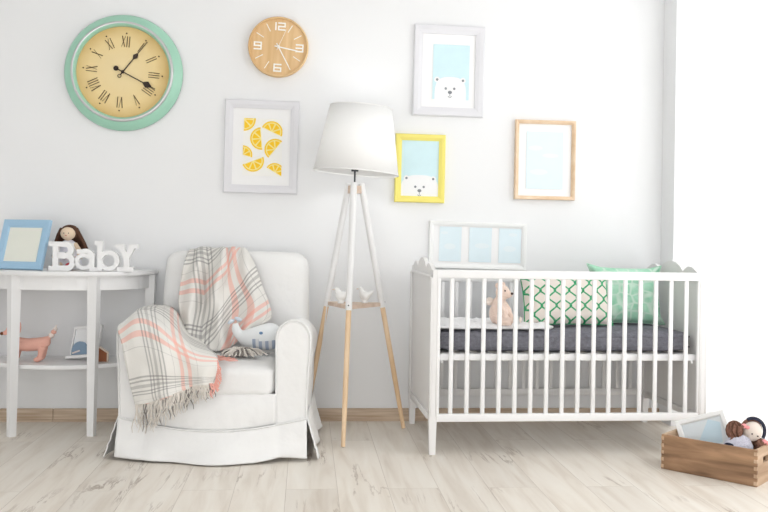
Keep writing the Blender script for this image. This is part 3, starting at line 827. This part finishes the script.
for sg in (-1, 1):
    def sks(u, v):
        y = -.006 + .66 * u - .026 * v * (1 - u) ** 3
        return V((sg * (.392 + v * (.034 + .014 * (1 - u) ** 4) + v * .010 * sin(y * 24 + 1) + nzv((y, v, sg), 8, .008) * v), y, .176 * (1 - v) + .008 * v + .012 * v * u))
    b = B(); b.grid(sks, 60, 14, COTTON); solid(b.build('skirt_panel', ch), .004)
b = B(); b.tube([(x, -.017 - .030 * max(0, 1 - (x / .27) ** 2) ** .5, seam(x) + .002) for x in [-.392 + .784 * i / 60 for i in range(61)]], .004, PIPING, 6); b.build('skirt_piping', ch)
for x in (-.33, .33):
    for y in (.05, .60):
        b = B(); b.frustum(0, .08, (x, y), (x, y), (.034, .034), (.046, .046), BEECH); b.build('leg', ch)

# ------------------------------------------------------------------ plaid blanket
UP = [
 [(-0.596,4.375,0.800),(-0.547,4.385,0.830),(-0.488,4.39,0.831),(-0.439,4.39,0.832),(-0.380,4.385,0.833),(-0.330,4.38,0.834),(-0.280,4.38,0.804)],
 [(-0.562,4.280,0.861),(-0.521,4.260,0.873),(-0.466,4.280,0.873),(-0.406,4.250,0.877),(-0.370,4.280,0.875),(-0.320,4.250,0.879),(-0.292,4.270,0.871)],
 [(-0.567,4.135,0.799),(-0.505,4.110,0.805),(-0.447,4.140,0.801),(-0.389,4.095,0.803),(-0.351,4.140,0.802),(-0.297,4.095,0.804),(-0.238,4.125,0.795)],
 [(-0.581,4.105,0.707),(-0.514,4.080,0.709),(-0.458,4.115,0.708),(-0.398,4.060,0.711),(-0.352,4.115,0.709),(-0.276,4.070,0.707),(-0.203,4.100,0.703)],
 [(-0.584,4.085,0.621),(-0.521,4.045,0.615),(-0.462,4.09,0.612),(-0.402,4.020,0.618),(-0.348,4.09,0.613),(-0.254,4.055,0.617),(-0.168,4.085,0.620)],
 [(-0.566,4.050,0.539),(-0.512,3.990,0.534),(-0.460,4.050,0.525),(-0.395,3.970,0.527),(-0.339,4.055,0.520),(-0.252,4.040,0.531),(-0.157,4.070,0.557)],
 [(-0.548,3.970,0.440),(-0.491,3.930,0.430),(-0.436,3.960,0.423),(-0.385,3.940,0.418),(-0.338,4.000,0.430),(-0.275,4.030,0.478),(-0.197,4.050,0.530)]]
LO = [
 [(-0.765,4.120,0.540),(-0.745,4.120,0.592),(-0.682,4.120,0.606),(-0.609,4.120,0.589),(-0.545,4.060,0.521),(-0.452,4.020,0.440)],
 [(-0.778,3.900,0.545),(-0.732,3.900,0.601),(-0.650,3.900,0.607),(-0.568,3.880,0.568),(-0.520,3.880,0.490),(-0.412,3.900,0.428)],
 [(-0.776,3.710,0.545),(-0.694,3.680,0.590),(-0.610,3.665,0.572),(-0.532,3.670,0.515),(-0.459,3.680,0.462),(-0.365,3.690,0.430)],
 [(-0.748,3.655,0.478),(-0.671,3.630,0.488),(-0.587,3.605,0.477),(-0.513,3.630,0.450),(-0.435,3.620,0.425),(-0.359,3.640,0.412)],
 [(-0.727,3.650,0.384),(-0.647,3.620,0.386),(-0.568,3.595,0.389),(-0.496,3.630,0.385),(-0.425,3.605,0.380),(-0.358,3.630,0.373)],
 [(-0.705,3.650,0.293),(-0.625,3.615,0.296),(-0.552,3.605,0.318),(-0.483,3.630,0.335),(-0.416,3.605,0.347),(-0.365,3.630,0.340)],
 [(-0.688,3.650,0.231),(-0.609,3.615,0.251),(-0.538,3.595,0.279),(-0.474,3.630,0.303),(-0.411,3.605,0.323),(-0.369,3.630,0.323)]]
bo = V((-.5, 3.85, .6))
bl = thing('plaid_blanket', 'white plaid blanket with salmon and grey stripes draped over the armchair', 'blanket', bo)
pu, pl = patch(UP), patch(LO)
def fold(p, u, v, a): return p - bo + V((0, -1, .25)) * (a * sin(u * 27 + 5 * v + 2 * NZ.noise(V((u * 3, v * 3, 0)))) + .006 * NZ.noise(V((u * 7, v * 6, 2))))
b = B()
b.grid(lambda u, v: fold(pu(u, v), u, v, .013), 96, 96, PLAID, lambda u, v: (.33 * u + .02 * sin(v * 7), .54 * v - .055 + .40 * max(0, u - .3) + .012 * sin(u * 9)))
b.grid(lambda u, v: fold(pl(u, v), u, v, .003), 60, 72, PLAID, lambda u, v: (.47 * u - .055 + .01 * sin(v * 8), -.01 + .565 * v + .02 * sin(u * 6)))
solid(b.build('cloth', bl, False), .005)
b = B(); bd = B(); bp = B()
for i in range(120):
    u = i / 119; p = pl(u, 1.0) - bo; ln = .105 * (1 - u) + .045 * u; ln *= random.uniform(.7, 1.25)
    q = [p + V((0, 0, .004))]
    dx = random.uniform(-.25, .25)
    for s in range(1, 6):
        f = s / 5; q.append(p + V((dx * ln * f + .006 * sin(f * 6 + i), -.006 * f + random.uniform(-.003, .003), -ln * f)))
    (bd if random.random() < .18 else (bp if u > .9 else b)).tube(q, [.0024, .0026, .0024, .0022, .002, .0012], (FRINGED if False else FRINGE), 5)
for i in range(16):                                  # the pinkish right edge
    v = .45 + .5 * i / 15; p = pl(1.0, v) - bo
    q = [p] + [p + V((.010 * s * .5 + random.uniform(-.004, .004), -.003, -.012 * s)) for s in range(1, 4)]
    bp.tube(q, .0026, FRINGEP, 5)
for i in range(130):                                  # knot of tassels on the seat
    c = V((-.255, 3.875, .408)) - bo; a = random.uniform(0, 2 * pi); r0 = random.uniform(0, .03)
    p = c + V((r0 * cos(a) - .02, r0 * sin(a), random.uniform(.0, .03))); ln = random.uniform(.03, .085)
    q = [p]; d = V((cos(a), .7 * sin(a) - .3, 0))
    for s in range(1, 6):
        f = s / 5; q.append(p + d * ln * f + V((random.uniform(-.004, .004), random.uniform(-.004, .004), .018 * sin(pi * f * .9) - (p.z - c.z) * f * .9)))
    (bd if random.random() < .2 else b).tube(q, .0032, FRINGE, 5)
for i in range(12):
    p = V((-.40 + .004 * i, 3.84 - .012 * i, .410)) - bo; ln = random.uniform(.03, .09); dy = random.uniform(-.02, .01)
    bp.tube([p, p + V((ln * .3, dy * .3, .003)), p + V((ln * .6, dy, -.002)), p + V((ln, dy * 1.4, -.001))], .0022, FRINGEP, 5)
for s in (bd,): s.slots = [FRINGED]
for s in (bp,): s.slots = [FRINGEP]; s.mi = [0] * len(s.mi)
b.v, b.f, b.mi, b.sm, b.uv, b.slots = (b.v + bd.v, b.f + [[i + len(b.v) for i in f] for f in bd.f], b.mi + [1] * len(bd.f), b.sm + bd.sm, b.uv + bd.uv, [FRINGE, FRINGED])
nn = len(b.v); b.v += bp.v; b.f += [[i + nn for i in f] for f in bp.f]; b.mi += [2] * len(bp.f); b.sm += bp.sm; b.uv += bp.uv; b.slots.append(FRINGEP)
b.build('fringe', bl)['kind'] = 'stuff'

# ------------------------------------------------------------------ whale cushion
t = thing('whale_plush', 'pale grey plush whale with striped belly on the armchair seat', 'plush toy', (-.217, 3.985, .409), (0, 0, R(-4)))
cl = [(-.098, .128, .012, .012), (-.094, .10, .018, .02), (-.078, .078, .022, .024), (-.05, .066, .034, .038), (-.015, .064, .046, .048), (.03, .068, .055, .058), (.068, .072, .054, .060), (.094, .072, .036, .046), (.104, .07, .010, .014)]
SP = [V((a, c, 0)) for a, c, _, _ in cl]; RP = [V((c, d, 0)) for _, _, c, d in cl]
def whale(u, v, sub=0):
    c = spline(SP, v); r = spline(RP, v); w = 2 * pi * u
    t2 = (spline(SP, min(v + .02, 1)) - spline(SP, max(v - .02, 0))).normalized(); n2 = V((-t2.y, t2.x))
    return V((c.x + n2.x * r.y * sin(w), r.x * cos(w), c.y + n2.y * r.y * sin(w)))
b = B(); b.grid(whale, 28, 36, WHALEG, None, True)
for f_i, f in enumerate(b.f):
    c = sum((V(b.v[i]) for i in f), V()) / len(f)
    if c.x > -.012 and c.z < .060:
        b.mi[f_i] = b.slot(STRIPES)
b.build('body', t)
b = B()
for s in (-1, 1): b.ell((-.098 + .016 * s - .004, 0, .142 + .006 * s), (.018, .009, .009), TAILBLUE, rot=Mx.Rotation(R(-30 if s < 0 else 20), 3, 'Y'))
b.build('tail', t)
b = B(); b.ell((.025, -.055, .092), (.0085, .004, .0065), WHALEB); b.build('eye', t)

# ------------------------------------------------------------------ tripod floor lamp
lp = thing('floor_lamp', 'white tripod floor lamp with wooden feet and conical shade', 'floor lamp', (.225, 4.157, 0))
feet = [V((.178, 3.877, 0)) - V((.225, 4.157, 0)), V((.491, 4.257, 0)) - V((.225, 4.157, 0)), V((.0054, 4.338, 0)) - V((.225, 4.157, 0))]
ZT = 1.195
for f in feet:
    d = V((f.x, f.y, 0)).normalized(); top = d * .034 + V((0, 0, ZT)); ft = V((f.x, f.y, .003))
    ax = (ft - top); L = ax.length; ax.normalize()
    b = B(); b.tube([top + ax * .02, top + ax * (L * .8), ft], [.0125, .0125, .0095], BEECH, 14); lg = b.build('leg', lp)
    b = B(); s1 = top + ax * (L * (ZT - .598) / ZT); b.tube([top, s1], .0155, METALW, 16); sl = b.build('sleeve', lg)
    b = B(); q = top + ax * (L * (ZT - .622) / ZT); b.tube([q + d * .0145 - V((0, 0, 0)), q + d * .0175], .0035, DARKMETAL, 8); b.build('bolt', lg)
b = B()
for i in range(3):
    d0 = V((feet[i].x, feet[i].y, 0)).normalized(); d1 = V((feet[(i + 1) % 3].x, feet[(i + 1) % 3].y, 0)).normalized()
    m_ = (d0 + d1) * .5 * .034; a = math.atan2((d1 - d0).y, (d1 - d0).x)
    b.box((0, 0, 0), (.045, .018, .036), TRAYWOOD, 0, 2, Mx.Translation((m_.x, m_.y, ZT - .03)) @ Mx.Rotation(a, 4, 'Z'))
b.build('hub', lp)
b = B(); P = [V((f.x, f.y, 0)).normalized() * .158 for f in feet]; b.bm(plate([(p.x, p.y) for p in (P[0], P[1], P[2])], .604, .622, TRAYWOOD, 0), TRAYWOOD); b.build('tray', lp)
b = B(); b.tube([(0, 0, ZT - .05), (0, 0, 1.30)], .0045, DARKMETAL, 10); b.tube([(0, 0, 1.252), (0, 0, 1.30)], .017, DARKMETAL, 16); b.build('socket', lp)
b = B(); b.lathe([(0, 1.385), (.018, 1.378), (.028, 1.36), (.028, 1.345), (.018, 1.32), (.012, 1.30), (.012, 1.28)], CERAMIC, 20); b.build('bulb', lp)
b = B()
SM = Mx.Translation((0, 0, 1.25)) @ Mx.Rotation(R(3.6), 4, 'Y') @ Mx.Translation((.006, 0, -1.25))
b.lathe([(.203, 1.246), (.176, 1.40), (.148, 1.560)], SHADE, 64, SM); sh = b.build('lamp_shade', lp, True); solid(sh, .002)
b = B()
for r, z in ((.2035, 1.247), (.1485, 1.559)):
    b = B(); b.tube([SM @ V((r * cos(2 * pi * i / 48), r * sin(2 * pi * i / 48), z)) for i in range(49)], .003, SHADE, 6, False); b.build('shade_ring', sh)
b = B()
for i in range(3): b.tube([SM @ V((0, 0, 1.278)), SM @ V((.196 * cos(2.1 * i), .196 * sin(2.1 * i), 1.285))], .0018, METALW, 6)
b.build('shade_carrier', sh)
b = B(); b.tube([(-.02, .02, ZT - .03), (-.07, .06, 1.0), (-.11, .08, .7), (-.14, .10, .4), (-.17, .14, .2), (-.21, .19, .02), (-.23, .24, .006)], .0028, FLEX, 8); b.build('cord', lp)

pl_ = bpy.data.lights.new('bulb_light', 'POINT'); pl_.energy = 1.0; pl_.shadow_soft_size = .03
plo = bpy.data.objects.new('bulb_light', pl_); COL.objects.link(plo); plo.location = (.225, 4.157, 1.42)
def bird(label, x, y, rz, flip):
    t = thing('bird_figurine', label, 'figurine', (x, y, .6225), (0, 0, R(rz)), 'white birds on the lamp tray')
    b = B()
    b.ell((0, 0, .034), (.026, .018, .024), CERAMIC, rot=Mx.Rotation(R(-20), 3, 'Y')); b.tube([(.008, 0, .04), (.016, 0, .058), (.018, 0, .066)], [.017, .013, .011], CERAMIC, 14); b.ell((.021, 0, .067), (.0125, .011, .0105), CERAMIC)
    b.tube([(-.015, 0, .038), (-.034, 0, .052), (-.046, 0, .062)], [.014, .009, .003], CERAMIC, 12); b.lathe([(0, 0), (.016, 0), (.014, .012), (.008, .02)], CERAMIC, 18)
    remesh(b.build('body', t), .003, 3)
    b = B(); b.tube([(.031, 0, .067), (.044, 0, .065)], [.004, .001], PALEWOOD, 8); b.build('beak', t)
bird('white ceramic bird left of the lamp front leg', .167, 4.13, 195, False)
bird('white ceramic bird right of the lamp front leg', .283, 4.17, 160, True)

# ------------------------------------------------------------------ crib
CR = thing('crib', 'white wooden baby crib with barred side', 'crib', (.5497, 3.7346, 0), (0, 0, .01944))
CL, CW, CH, PT = 1.24, .655, .802, .018
def panel_outline():
    P = [(0, .800)]
    def wave(y):
        # scalloped crest: tall hump in the middle, lower shoulders front and back
        s = y / CW
        if s < .06 or s > .94: return .800
        if .30 <= s <= .70: return .803 + .046 * sin(pi * (s - .30) / .40) ** .8
        q = (s - .06) / .24 if s < .30 else (.94 - s) / .24
        return .800 + .026 * sin(pi * q ** 1.25) ** .9 + .003 * q
    for i in range(61): P.append((CW * i / 60, wave(CW * i / 60)))
    P += [(CW, .0), (CW - .022, .0), (CW - .034, .125), (CW - .075, .135), (.11, .135), (.05, .15), (.036, .165), (.022, .0), (0, .0)]
    return P[1:]
PO = panel_outline()
for xx in (0, CL - PT):
    n = len(PO); vs = [(xx, y, z) for y, z in PO] + [(xx + PT, y, z) for y, z in PO]
    b = B(); fs = [tuple(range(n)), tuple(range(n, 2 * n))[::-1]] + [(i, i + n, (i + 1) % n + n, (i + 1) % n) for i in range(n)]
    b.add(vs, fs, BEIGEPANEL); e = b.build('end_panel', CR)
    b = B()
    xo = -.0045 if xx == 0 else CL + .0045 ; xi = PT + .0045 if xx == 0 else CL - PT - .0045
    for q in (xo, xi):
        for y in (.018, CW - .018): b.box((q, y, .46), (.009, .036, .62), BEIGEPANEL, .002, 1)
        b.box((q, CW / 2, .772), (.009, CW - .07, .014), BEIGEPANEL, .002, 1); b.box((q, CW / 2, .155), (.009, CW - .15, .028), BEIGEPANEL, .002, 1)
    b.build('panel_moulding', e)
    b = B(); b.frustum(0, .165, (xx + PT / 2, .014), (xx + PT / 2, .020), (.026, .026), (.034, .040), BEIGEPANEL); b.build('foot', e); b = B(); b.frustum(0, .165, (xx + PT / 2, CW - .014), (xx + PT / 2, CW - .020), (.026, .026), (.034, .040), BEIGEPANEL)
    b.build('foot', e)
def side(y, top, th, zlo, thl, nm):
    b = B(); b.box((CL / 2, y, top - th / 2), (CL - 2 * PT, .024, th), WHITE_PAINT, .003, 2); b.build('top_rail', CR)
    b = B(); b.box((CL / 2, y, zlo - thl / 2), (CL - 2 * PT, .022, thl), WHITE_PAINT, .003, 2); b.build('bottom_rail', CR)
    for i in range(16):
        x = .086 + i * .0712
        b = B(); b.box((x, y, (zlo + top - th) / 2), (.019, .013, top - th - zlo + .004), WHITE_PAINT, .004, 2); b.build('bar', CR)
    for x in (PT + .009, CL - PT - .009):
        b = B(); b.box((x, y, (zlo + top - th) / 2), (.017, .02, top - th - zlo + .004), WHITE_PAINT, .003, 2); b.build('side_post', CR)
side(.013, .802, .036, .1755, .034, 'front'); side(CW - .014, .757, .036, .1755, .034, 'back')
b = B(); b.box((CL / 2, .037, .419), (CL - 2 * PT - .02, .016, .029), WHITE_PAINT, .003, 2); b.build('bed_rail', CR); b = B(); b.box((CL / 2, CW - .042, .419), (CL - 2 * PT - .02, .016, .029), WHITE_PAINT, .003, 2)
b.build('bed_rail', CR)
for i in range(14):
    b = B(); b.box((.08 + i * .083, CW / 2, .428), (.055, CW - .10, .012), BEIGEPANEL); b.build('slat', CR)
for x in (PT + .03, CL - PT - .03):
    for y in (.037, CW - .042):
        b = B(); b.tube([(x, y - .006, .405), (x, y - .006, .394)], .006, METALW, 10); b.build('bolt', CR)
CM = Mx.Translation((.5497, 3.7346, 0)) @ Mx.Rotation(.01944, 4, 'Z')

mt = thing('mattress', 'dark grey mattress lying in the white crib', 'mattress', CM @ V((CL / 2, .33, .436)), (0, 0, .01944))
b = B(); softbox(b, (0, 0, .05), (1.165, .545, .098), .032, MATTRESS, 13, (.004, .004, .004), .002, 12); subsurf(b.build('pad', mt))
b = B()
def mring(z):
    P = []
    hx, hy, r = .5835, .2735, .032
    for cx, cy, a in ((hx - r, hy - r, 0), (-hx + r, hy - r, 90), (-hx + r, -hy + r, 180), (hx - r, -hy + r, 270)):
        for i in range(7): P.append((cx + r * cos(R(a + 15 * i)), cy + r * sin(R(a + 15 * i)), z))
    return P + [P[0]]
b.tube(mring(.072), .003, MATTRESS, 6, False); b.tube(mring(.026), .003, MATTRESS, 6, False); b.build('seam', mt)

# fleece throw at the mattress head
fo = CM @ V((.03, .06, .536)); fl = thing('fleece_throw', 'fluffy white fleece throw spread on the grey mattress', 'blanket', fo, (0, 0, .01944))
def fle(u, v):
    e = min(min(u, 1 - u) * 12, min(v, 1 - v) * 7, 1)
    x = .005 + u * (.50 + .06 * sin(v * 5)); y = v * (.46 - .08 * sin(u * 3)) + .008 * sin(u * 22)
    h = .006 + e * (.012 + .012 * abs(NZ.noise(V((u * 9, v * 7, 1)))) + .008 * NZ.noise(V((u * 24, v * 18, 5))) + .018 * max(0, 1 - abs(u - .9) / .12) * (.6 + .4 * sin(v * 20)))
    return V((x, y, h))
b = B(); b.grid(fle, 70, 40, FLEECE); b.grid(lambda u, v: V((fle(u, v).x, fle(u, v).y, .002)), 70, 40, FLEECE, flip=True); b.build('cloth', fl)

# teddy
t = thing('teddy_bear', 'pale peach plush bear sitting in the crib', 'plush toy', (.876, 3.90, .552), (0, 0, R(-30)))
t.scale = (.93, .93, .97)
b = B()
b.ell((0, 0, .05), (.046, .044, .055), PEACH); b.ell((.004, 0, .098), (.034, .034, .035), PEACH); b.ell((.022, -.004, .150), (.036, .035, .036), PEACH)
b.ell((.05, -.008, .142), (.022, .02, .018), PEACH)
for s in (-1, 1): b.tube([(.018, s * .03, .10), (.04, s * .038, .065), (.052, s * .04, .03)], [.016, .015, .015], PEACH, 12); b.tube([(.01, s * .032, .022), (.05, s * .045, .018), (.082, s * .05, .020)], [.024, .02, .018], PEACH, 12)
remesh(b.build('body', t), .005, 3)
for s, p in ((-1, (.004, -.03, .182)), (1, (.012, .03, .184))):
    b = B(); b.ell(p, (.013, .008, .014), PEACH); b.build('ear', t)
b = B(); b.ell((.071, -.012, .147), (.008, .008, .006), NOSE); b.build('nose', t)
b = B()
for y in (-.035, .027): b.ell((.042, y * .9, .160), (.004, .004, .004), NOSE)
b.build('eyes', t)
b = B()
for y in (-.05, .05): b.ell((.098, y, .022), (.006, .013, .014), PEACHL)
b.build('paw_pads', t)
b = B(); b.ell((-.045, .0, .105), (.022, .022, .020), PEACHL); b.build('hood_tip', t)

# cushions
def cushion(name, label, w, h, d, m, loc, rot, ears=0, wr=.004, sd=0):
    t = thing(name, label, 'cushion', loc, rot)
    def f(sg):
        def g(u, v):
            x, z = 2 * u - 1, 2 * v - 1
            k = 1 - .07 * (1 - x * x) * z * z - .0; kz = 1 - .06 * (1 - z * z) * x * x
            px, pz = x * w / 2 * (1 - .05 * (1 - z * z)), z * h / 2 * (1 - .05 * (1 - x * x))
            th = d / 2 * ((1 - x ** 4) * (1 - z ** 4)) ** .45
            wn = wr * NZ.noise(V((x * 3 + sd, z * 3, sg * 2))) * (1 if abs(x) < .98 and abs(z) < .98 else 0)
            if ears: 
                c = max(0, abs(x) + abs(z) - 1.72) / .28; px += math.copysign(c * ears, x); pz += (c * ears * .8 if z > 0 else 0)
            return V((px, sg * (th) + wn, pz + h / 2))
        return g
    b = B(); b.grid(f(-1), 36, 36, m); b.grid(f(1), 36, 36, m, flip=True); b.build('cover', t)
    b = B(); P = [f(1)(i / 36, 0) for i in range(37)] + [f(1)(1, i / 36) for i in range(37)] + [f(1)(1 - i / 36, 1) for i in range(37)] + [f(1)(0, 1 - i / 36) for i in range(37)]
    b.tube(P, .003, m, 6, False); b.build('edge_seam', t)
    return t
cushion('trellis_cushion', 'white cushion with green trellis pattern leaning in the crib', (.43), .262, .11, LATTICE, (1.222, 3.95, .545), (R(-22), 0, R(3)))
cushion('mint_cushion', 'mint green cushion with pointed corners at the crib end', .345, .275, .11, MINTNET, (1.552, 4.085, .541), (R(-12), R(1), R(2)), .018, .01, 4)

# ------------------------------------------------------------------ wooden crate and its contents
CA = math.atan2(-.282, .262)
cr_ = thing('wooden_crate', 'brown wooden crate with hand holes on the floor', 'crate', (1.479, 3.491, 0), (0, 0, CA))
KL, KD, KH, KT = .385, .20, .142, .012
def crate_long(y, m, nm):
    b = B(); b.box((KL / 2, y, KH / 2), (KL, KT, KH), m, .0015, 1, smooth=False); return b.build(nm, cr_)
crate_long(KT / 2, CRATEWOOD, 'front_board'); crate_long(KD - KT / 2, CRATEWOOD, 'back_board')
for x, sgn in ((KT / 2, -1), (KL - KT / 2, 1)):
    hz, hh, hw = .094, .024, .06
    b = B(); y0, y1 = KT, KD - KT
    ym = (y0 + y1) / 2
    b.box((x, ym, (hz - hh / 2) / 2), (KT, y1 - y0, hz - hh / 2), CRATEEND); b.box((x, ym, (KH + hz + hh / 2) / 2), (KT, y1 - y0, KH - hz - hh / 2), CRATEEND)
    for a, c in ((y0, ym - hw / 2), (ym + hw / 2, y1)): b.box((x, (a + c) / 2, hz), (KT, c - a, hh), CRATEEND)
    e = b.build('end_board', cr_)
    b = B()
    for i in range(5):
        z = .013 + i * .0285
        for y in (KT / 2, KD - KT / 2): b.box((x + sgn * .0006, y, z), (KT, KT + .0012, .014), CRATEEND)
    b.build('finger_joint', e)
b = B(); b.box((KL / 2, KD / 2, .006), (KL - 2 * KT, KD - 2 * KT, .010), CRATEEND); b.build('bottom', cr_)
KM = Mx.Translation((1.479, 3.491, 0)) @ Mx.Rotation(CA, 4, 'Z')

# white picture frame leaning across the crate, its upper left corner over the end board
KR = KM.to_3x3()
TL = KM @ V((.000, .128, .176)); TR = KM @ V((.186, .179, .249))
ex = (TR - TL).normalized()
dn = KR @ V((.44, -.2, -1.0)); dn = (dn - ex * dn.dot(ex)).normalized(); ny = ex.cross(dn)
Mf = Mx(((ex.x, ny.x, -dn.x, 0), (ex.y, ny.y, -dn.y, 0), (ex.z, ny.z, -dn.z, 0), (0, 0, 0, 1)))
fr = thing('picture_frame', 'white picture frame propped at a slant in the wooden crate', 'picture frame')
W2, H2 = (TR - TL).length, .155
org = TL + ex * W2 / 2 + dn * H2 / 2
fr.matrix_world = Mx.Translation(org) @ Mf
b = B(); b.frame(W2, H2, [(0, .010), (0, -.004), (.003, -.008), (.016, -.007), (.020, -.004), (.022, .001), (.022, .010)], FRAME_CREAM); b.build('frame', fr)
b = B(); b.box((0, .005, 0), (W2 - .036, .006, H2 - .036), mat('pale_blue_card', (228, 236, 240), .7)); b.build('backing', fr)
b = B(); b.poly([(-.05, -.05), (.06, -.05), (.075, .03), (.03, .052)], .0015, mat('pale_sky_print', (206, 230, 242), .6)); b.build('print', fr)
b = B(); b.box((0, .0008, 0), (W2 - .042, .0006, H2 - .042), GLASS); b.build('glass', fr)

# doll lying in the crate
dl = thing('rag_doll', 'pigtailed rag doll with black headband lying in the crate', 'doll', (1.752, 3.335, .070), (0, 0, R(-6)))
dl.scale = (1.0, 1.0, 1.03)
b = B(); b.ell((.034, 0, .116), (.038, .036, .040), SKINPALE); b.ell((-.015, .0, .05), (.04, .038, .05), SKINPALE); b.tube([(-.005, 0, .07), (.02, 0, .095)], .016, SKINPALE)
remesh(b.build('body', dl), .005, 2)
b = B(); b.lathe([(.058, -.048), (.054, .0), (.044, .035), (.02, .062)], LACE, 26, Mx.Translation((-.022, -.010, .052)) @ Mx.Rotation(R(24), 4, 'Y') @ Mx.Diagonal((1.1, .72, .85, 1))); b.build('dress', dl)
b = B(); b.ell((-.052, -.022, .062), (.034, .020, .016), NAVY); b.build('skirt', dl)
b = B(); b.ell((.036, .014, .121), (.041, .036, .042), HAIRL); b.ell((-.038, -.004, .118), (.030, .026, .036), HAIRL, rot=Mx.Rotation(R(28), 3, 'Y')); b.ell((.062, -.012, .068), (.024, .022, .022), HAIRL)
for i in range(22):
    a = random.uniform(-1, 1); b.tube([(-.012, -.018 + .01 * a, .142), (-.032 + .006 * a, -.026, .124 + .012 * a), (-.05 + .012 * a, -.02, .095 + .014 * a)], [.005, .0055, .004], HAIRL, 6)
for c, r in (((-.038, -.004, .118), (.030, .026, .036)), ((.062, -.012, .068), (.024, .022, .022))):
    for i in range(26):
        w0 = random.uniform(0, 2 * pi); q = []
        for j in range(7):
            th = pi * (.08 + .84 * j / 6) ; ww = w0 + .5 * sin(j * .8 + i)
            q.append(V((c[0] + 1.03 * r[0] * sin(th) * cos(ww), c[1] + 1.03 * r[1] * sin(th) * sin(ww), c[2] + 1.03 * r[2] * cos(th))))
        b.tube(q, [.002, .0036, .004, .004, .004, .0036, .002], HAIRL if i % 3 else HAIR, 6)
b.build('hair', dl)
b = B()
for p in ((-.008, -.022, .140), (.072, -.026, .082)):
    b.ell(p, (.011, .008, .009), PINKRIB); b.ell((p[0] + .014, p[1], p[2] - .006), (.010, .006, .007), PINKRIB)
b.build('ribbons', dl)
b = B(); b.tube([(.034 + .047 * cos(w), -.006, .117 + .050 * sin(w)) for w in [R(118 - 150 * i / 20) for i in range(21)]], .0065, NAVY, 10); b.build('headband', dl)
b = B()
for p in ((.020, -.034, .112), (.042, -.036, .104)): b.ell(p, (.003, .002, .003), BLACK)
b.build('eyes', dl)

# ------------------------------------------------------------------ light
w = bpy.data.worlds.new('daylight'); S.world = w; w.use_nodes = True
bg = w.node_tree.nodes['Background']; bg.inputs['Color'].default_value = (1, 1, 1, 1); bg.inputs['Strength'].default_value = .85
def area(name, loc, tgt, sx, sy, power, col=(1, 1, 1)):
    l = bpy.data.lights.new(name, 'AREA'); l.shape = 'RECTANGLE'; l.size = sx; l.size_y = sy; l.energy = power; l.color = col
    o = bpy.data.objects.new(name, l); COL.objects.link(o); o.location = loc
    o.rotation_euler = (V(tgt) - V(loc)).to_track_quat('-Z', 'Y').to_euler(); return o
area('window_daylight', (2.9, 2.6, 1.5), (1.9, 2.6, 1.2), 3.2, 2.4, 86)
area('added_front_fill', (-.4, -.9, .75), (.4, 4.2, .35), 3.2, 1.4, 33)  # added fill light behind the camera, brightens the lower wall and crib side

# ------------------------------------------------------------------ camera
cd = bpy.data.cameras.new('camera'); cam = bpy.data.objects.new('camera', cd); COL.objects.link(cam)
cd.sensor_width = 36; cd.sensor_fit = 'HORIZONTAL'; cd.lens = 869.31 / 768 * 36
cd.shift_y = -23.71 / 768
yaw, pit, rol = -.08875, -.006065, .016636
fw = V((-sin(yaw) * cos(pit), cos(yaw) * cos(pit), -sin(pit))); rt = V((cos(yaw), sin(yaw), 0)); up = rt.cross(fw)
r2 = rt * cos(rol) + up * sin(rol); u2 = up * cos(rol) - rt * sin(rol)
cam.matrix_world = Mx(((r2.x, u2.x, -fw.x, 0), (r2.y, u2.y, -fw.y, 0), (r2.z, u2.z, -fw.z, .93785), (0, 0, 0, 1)))
S.camera = cam
S.view_settings.view_transform = 'Standard'; S.view_settings.look = 'None'; S.view_settings.gamma = 1; S.view_settings.exposure = .17
try:
    S.cycles.use_denoising = True; S.cycles.max_bounces = 8; S.cycles.diffuse_bounces = 5
except Exception: pass
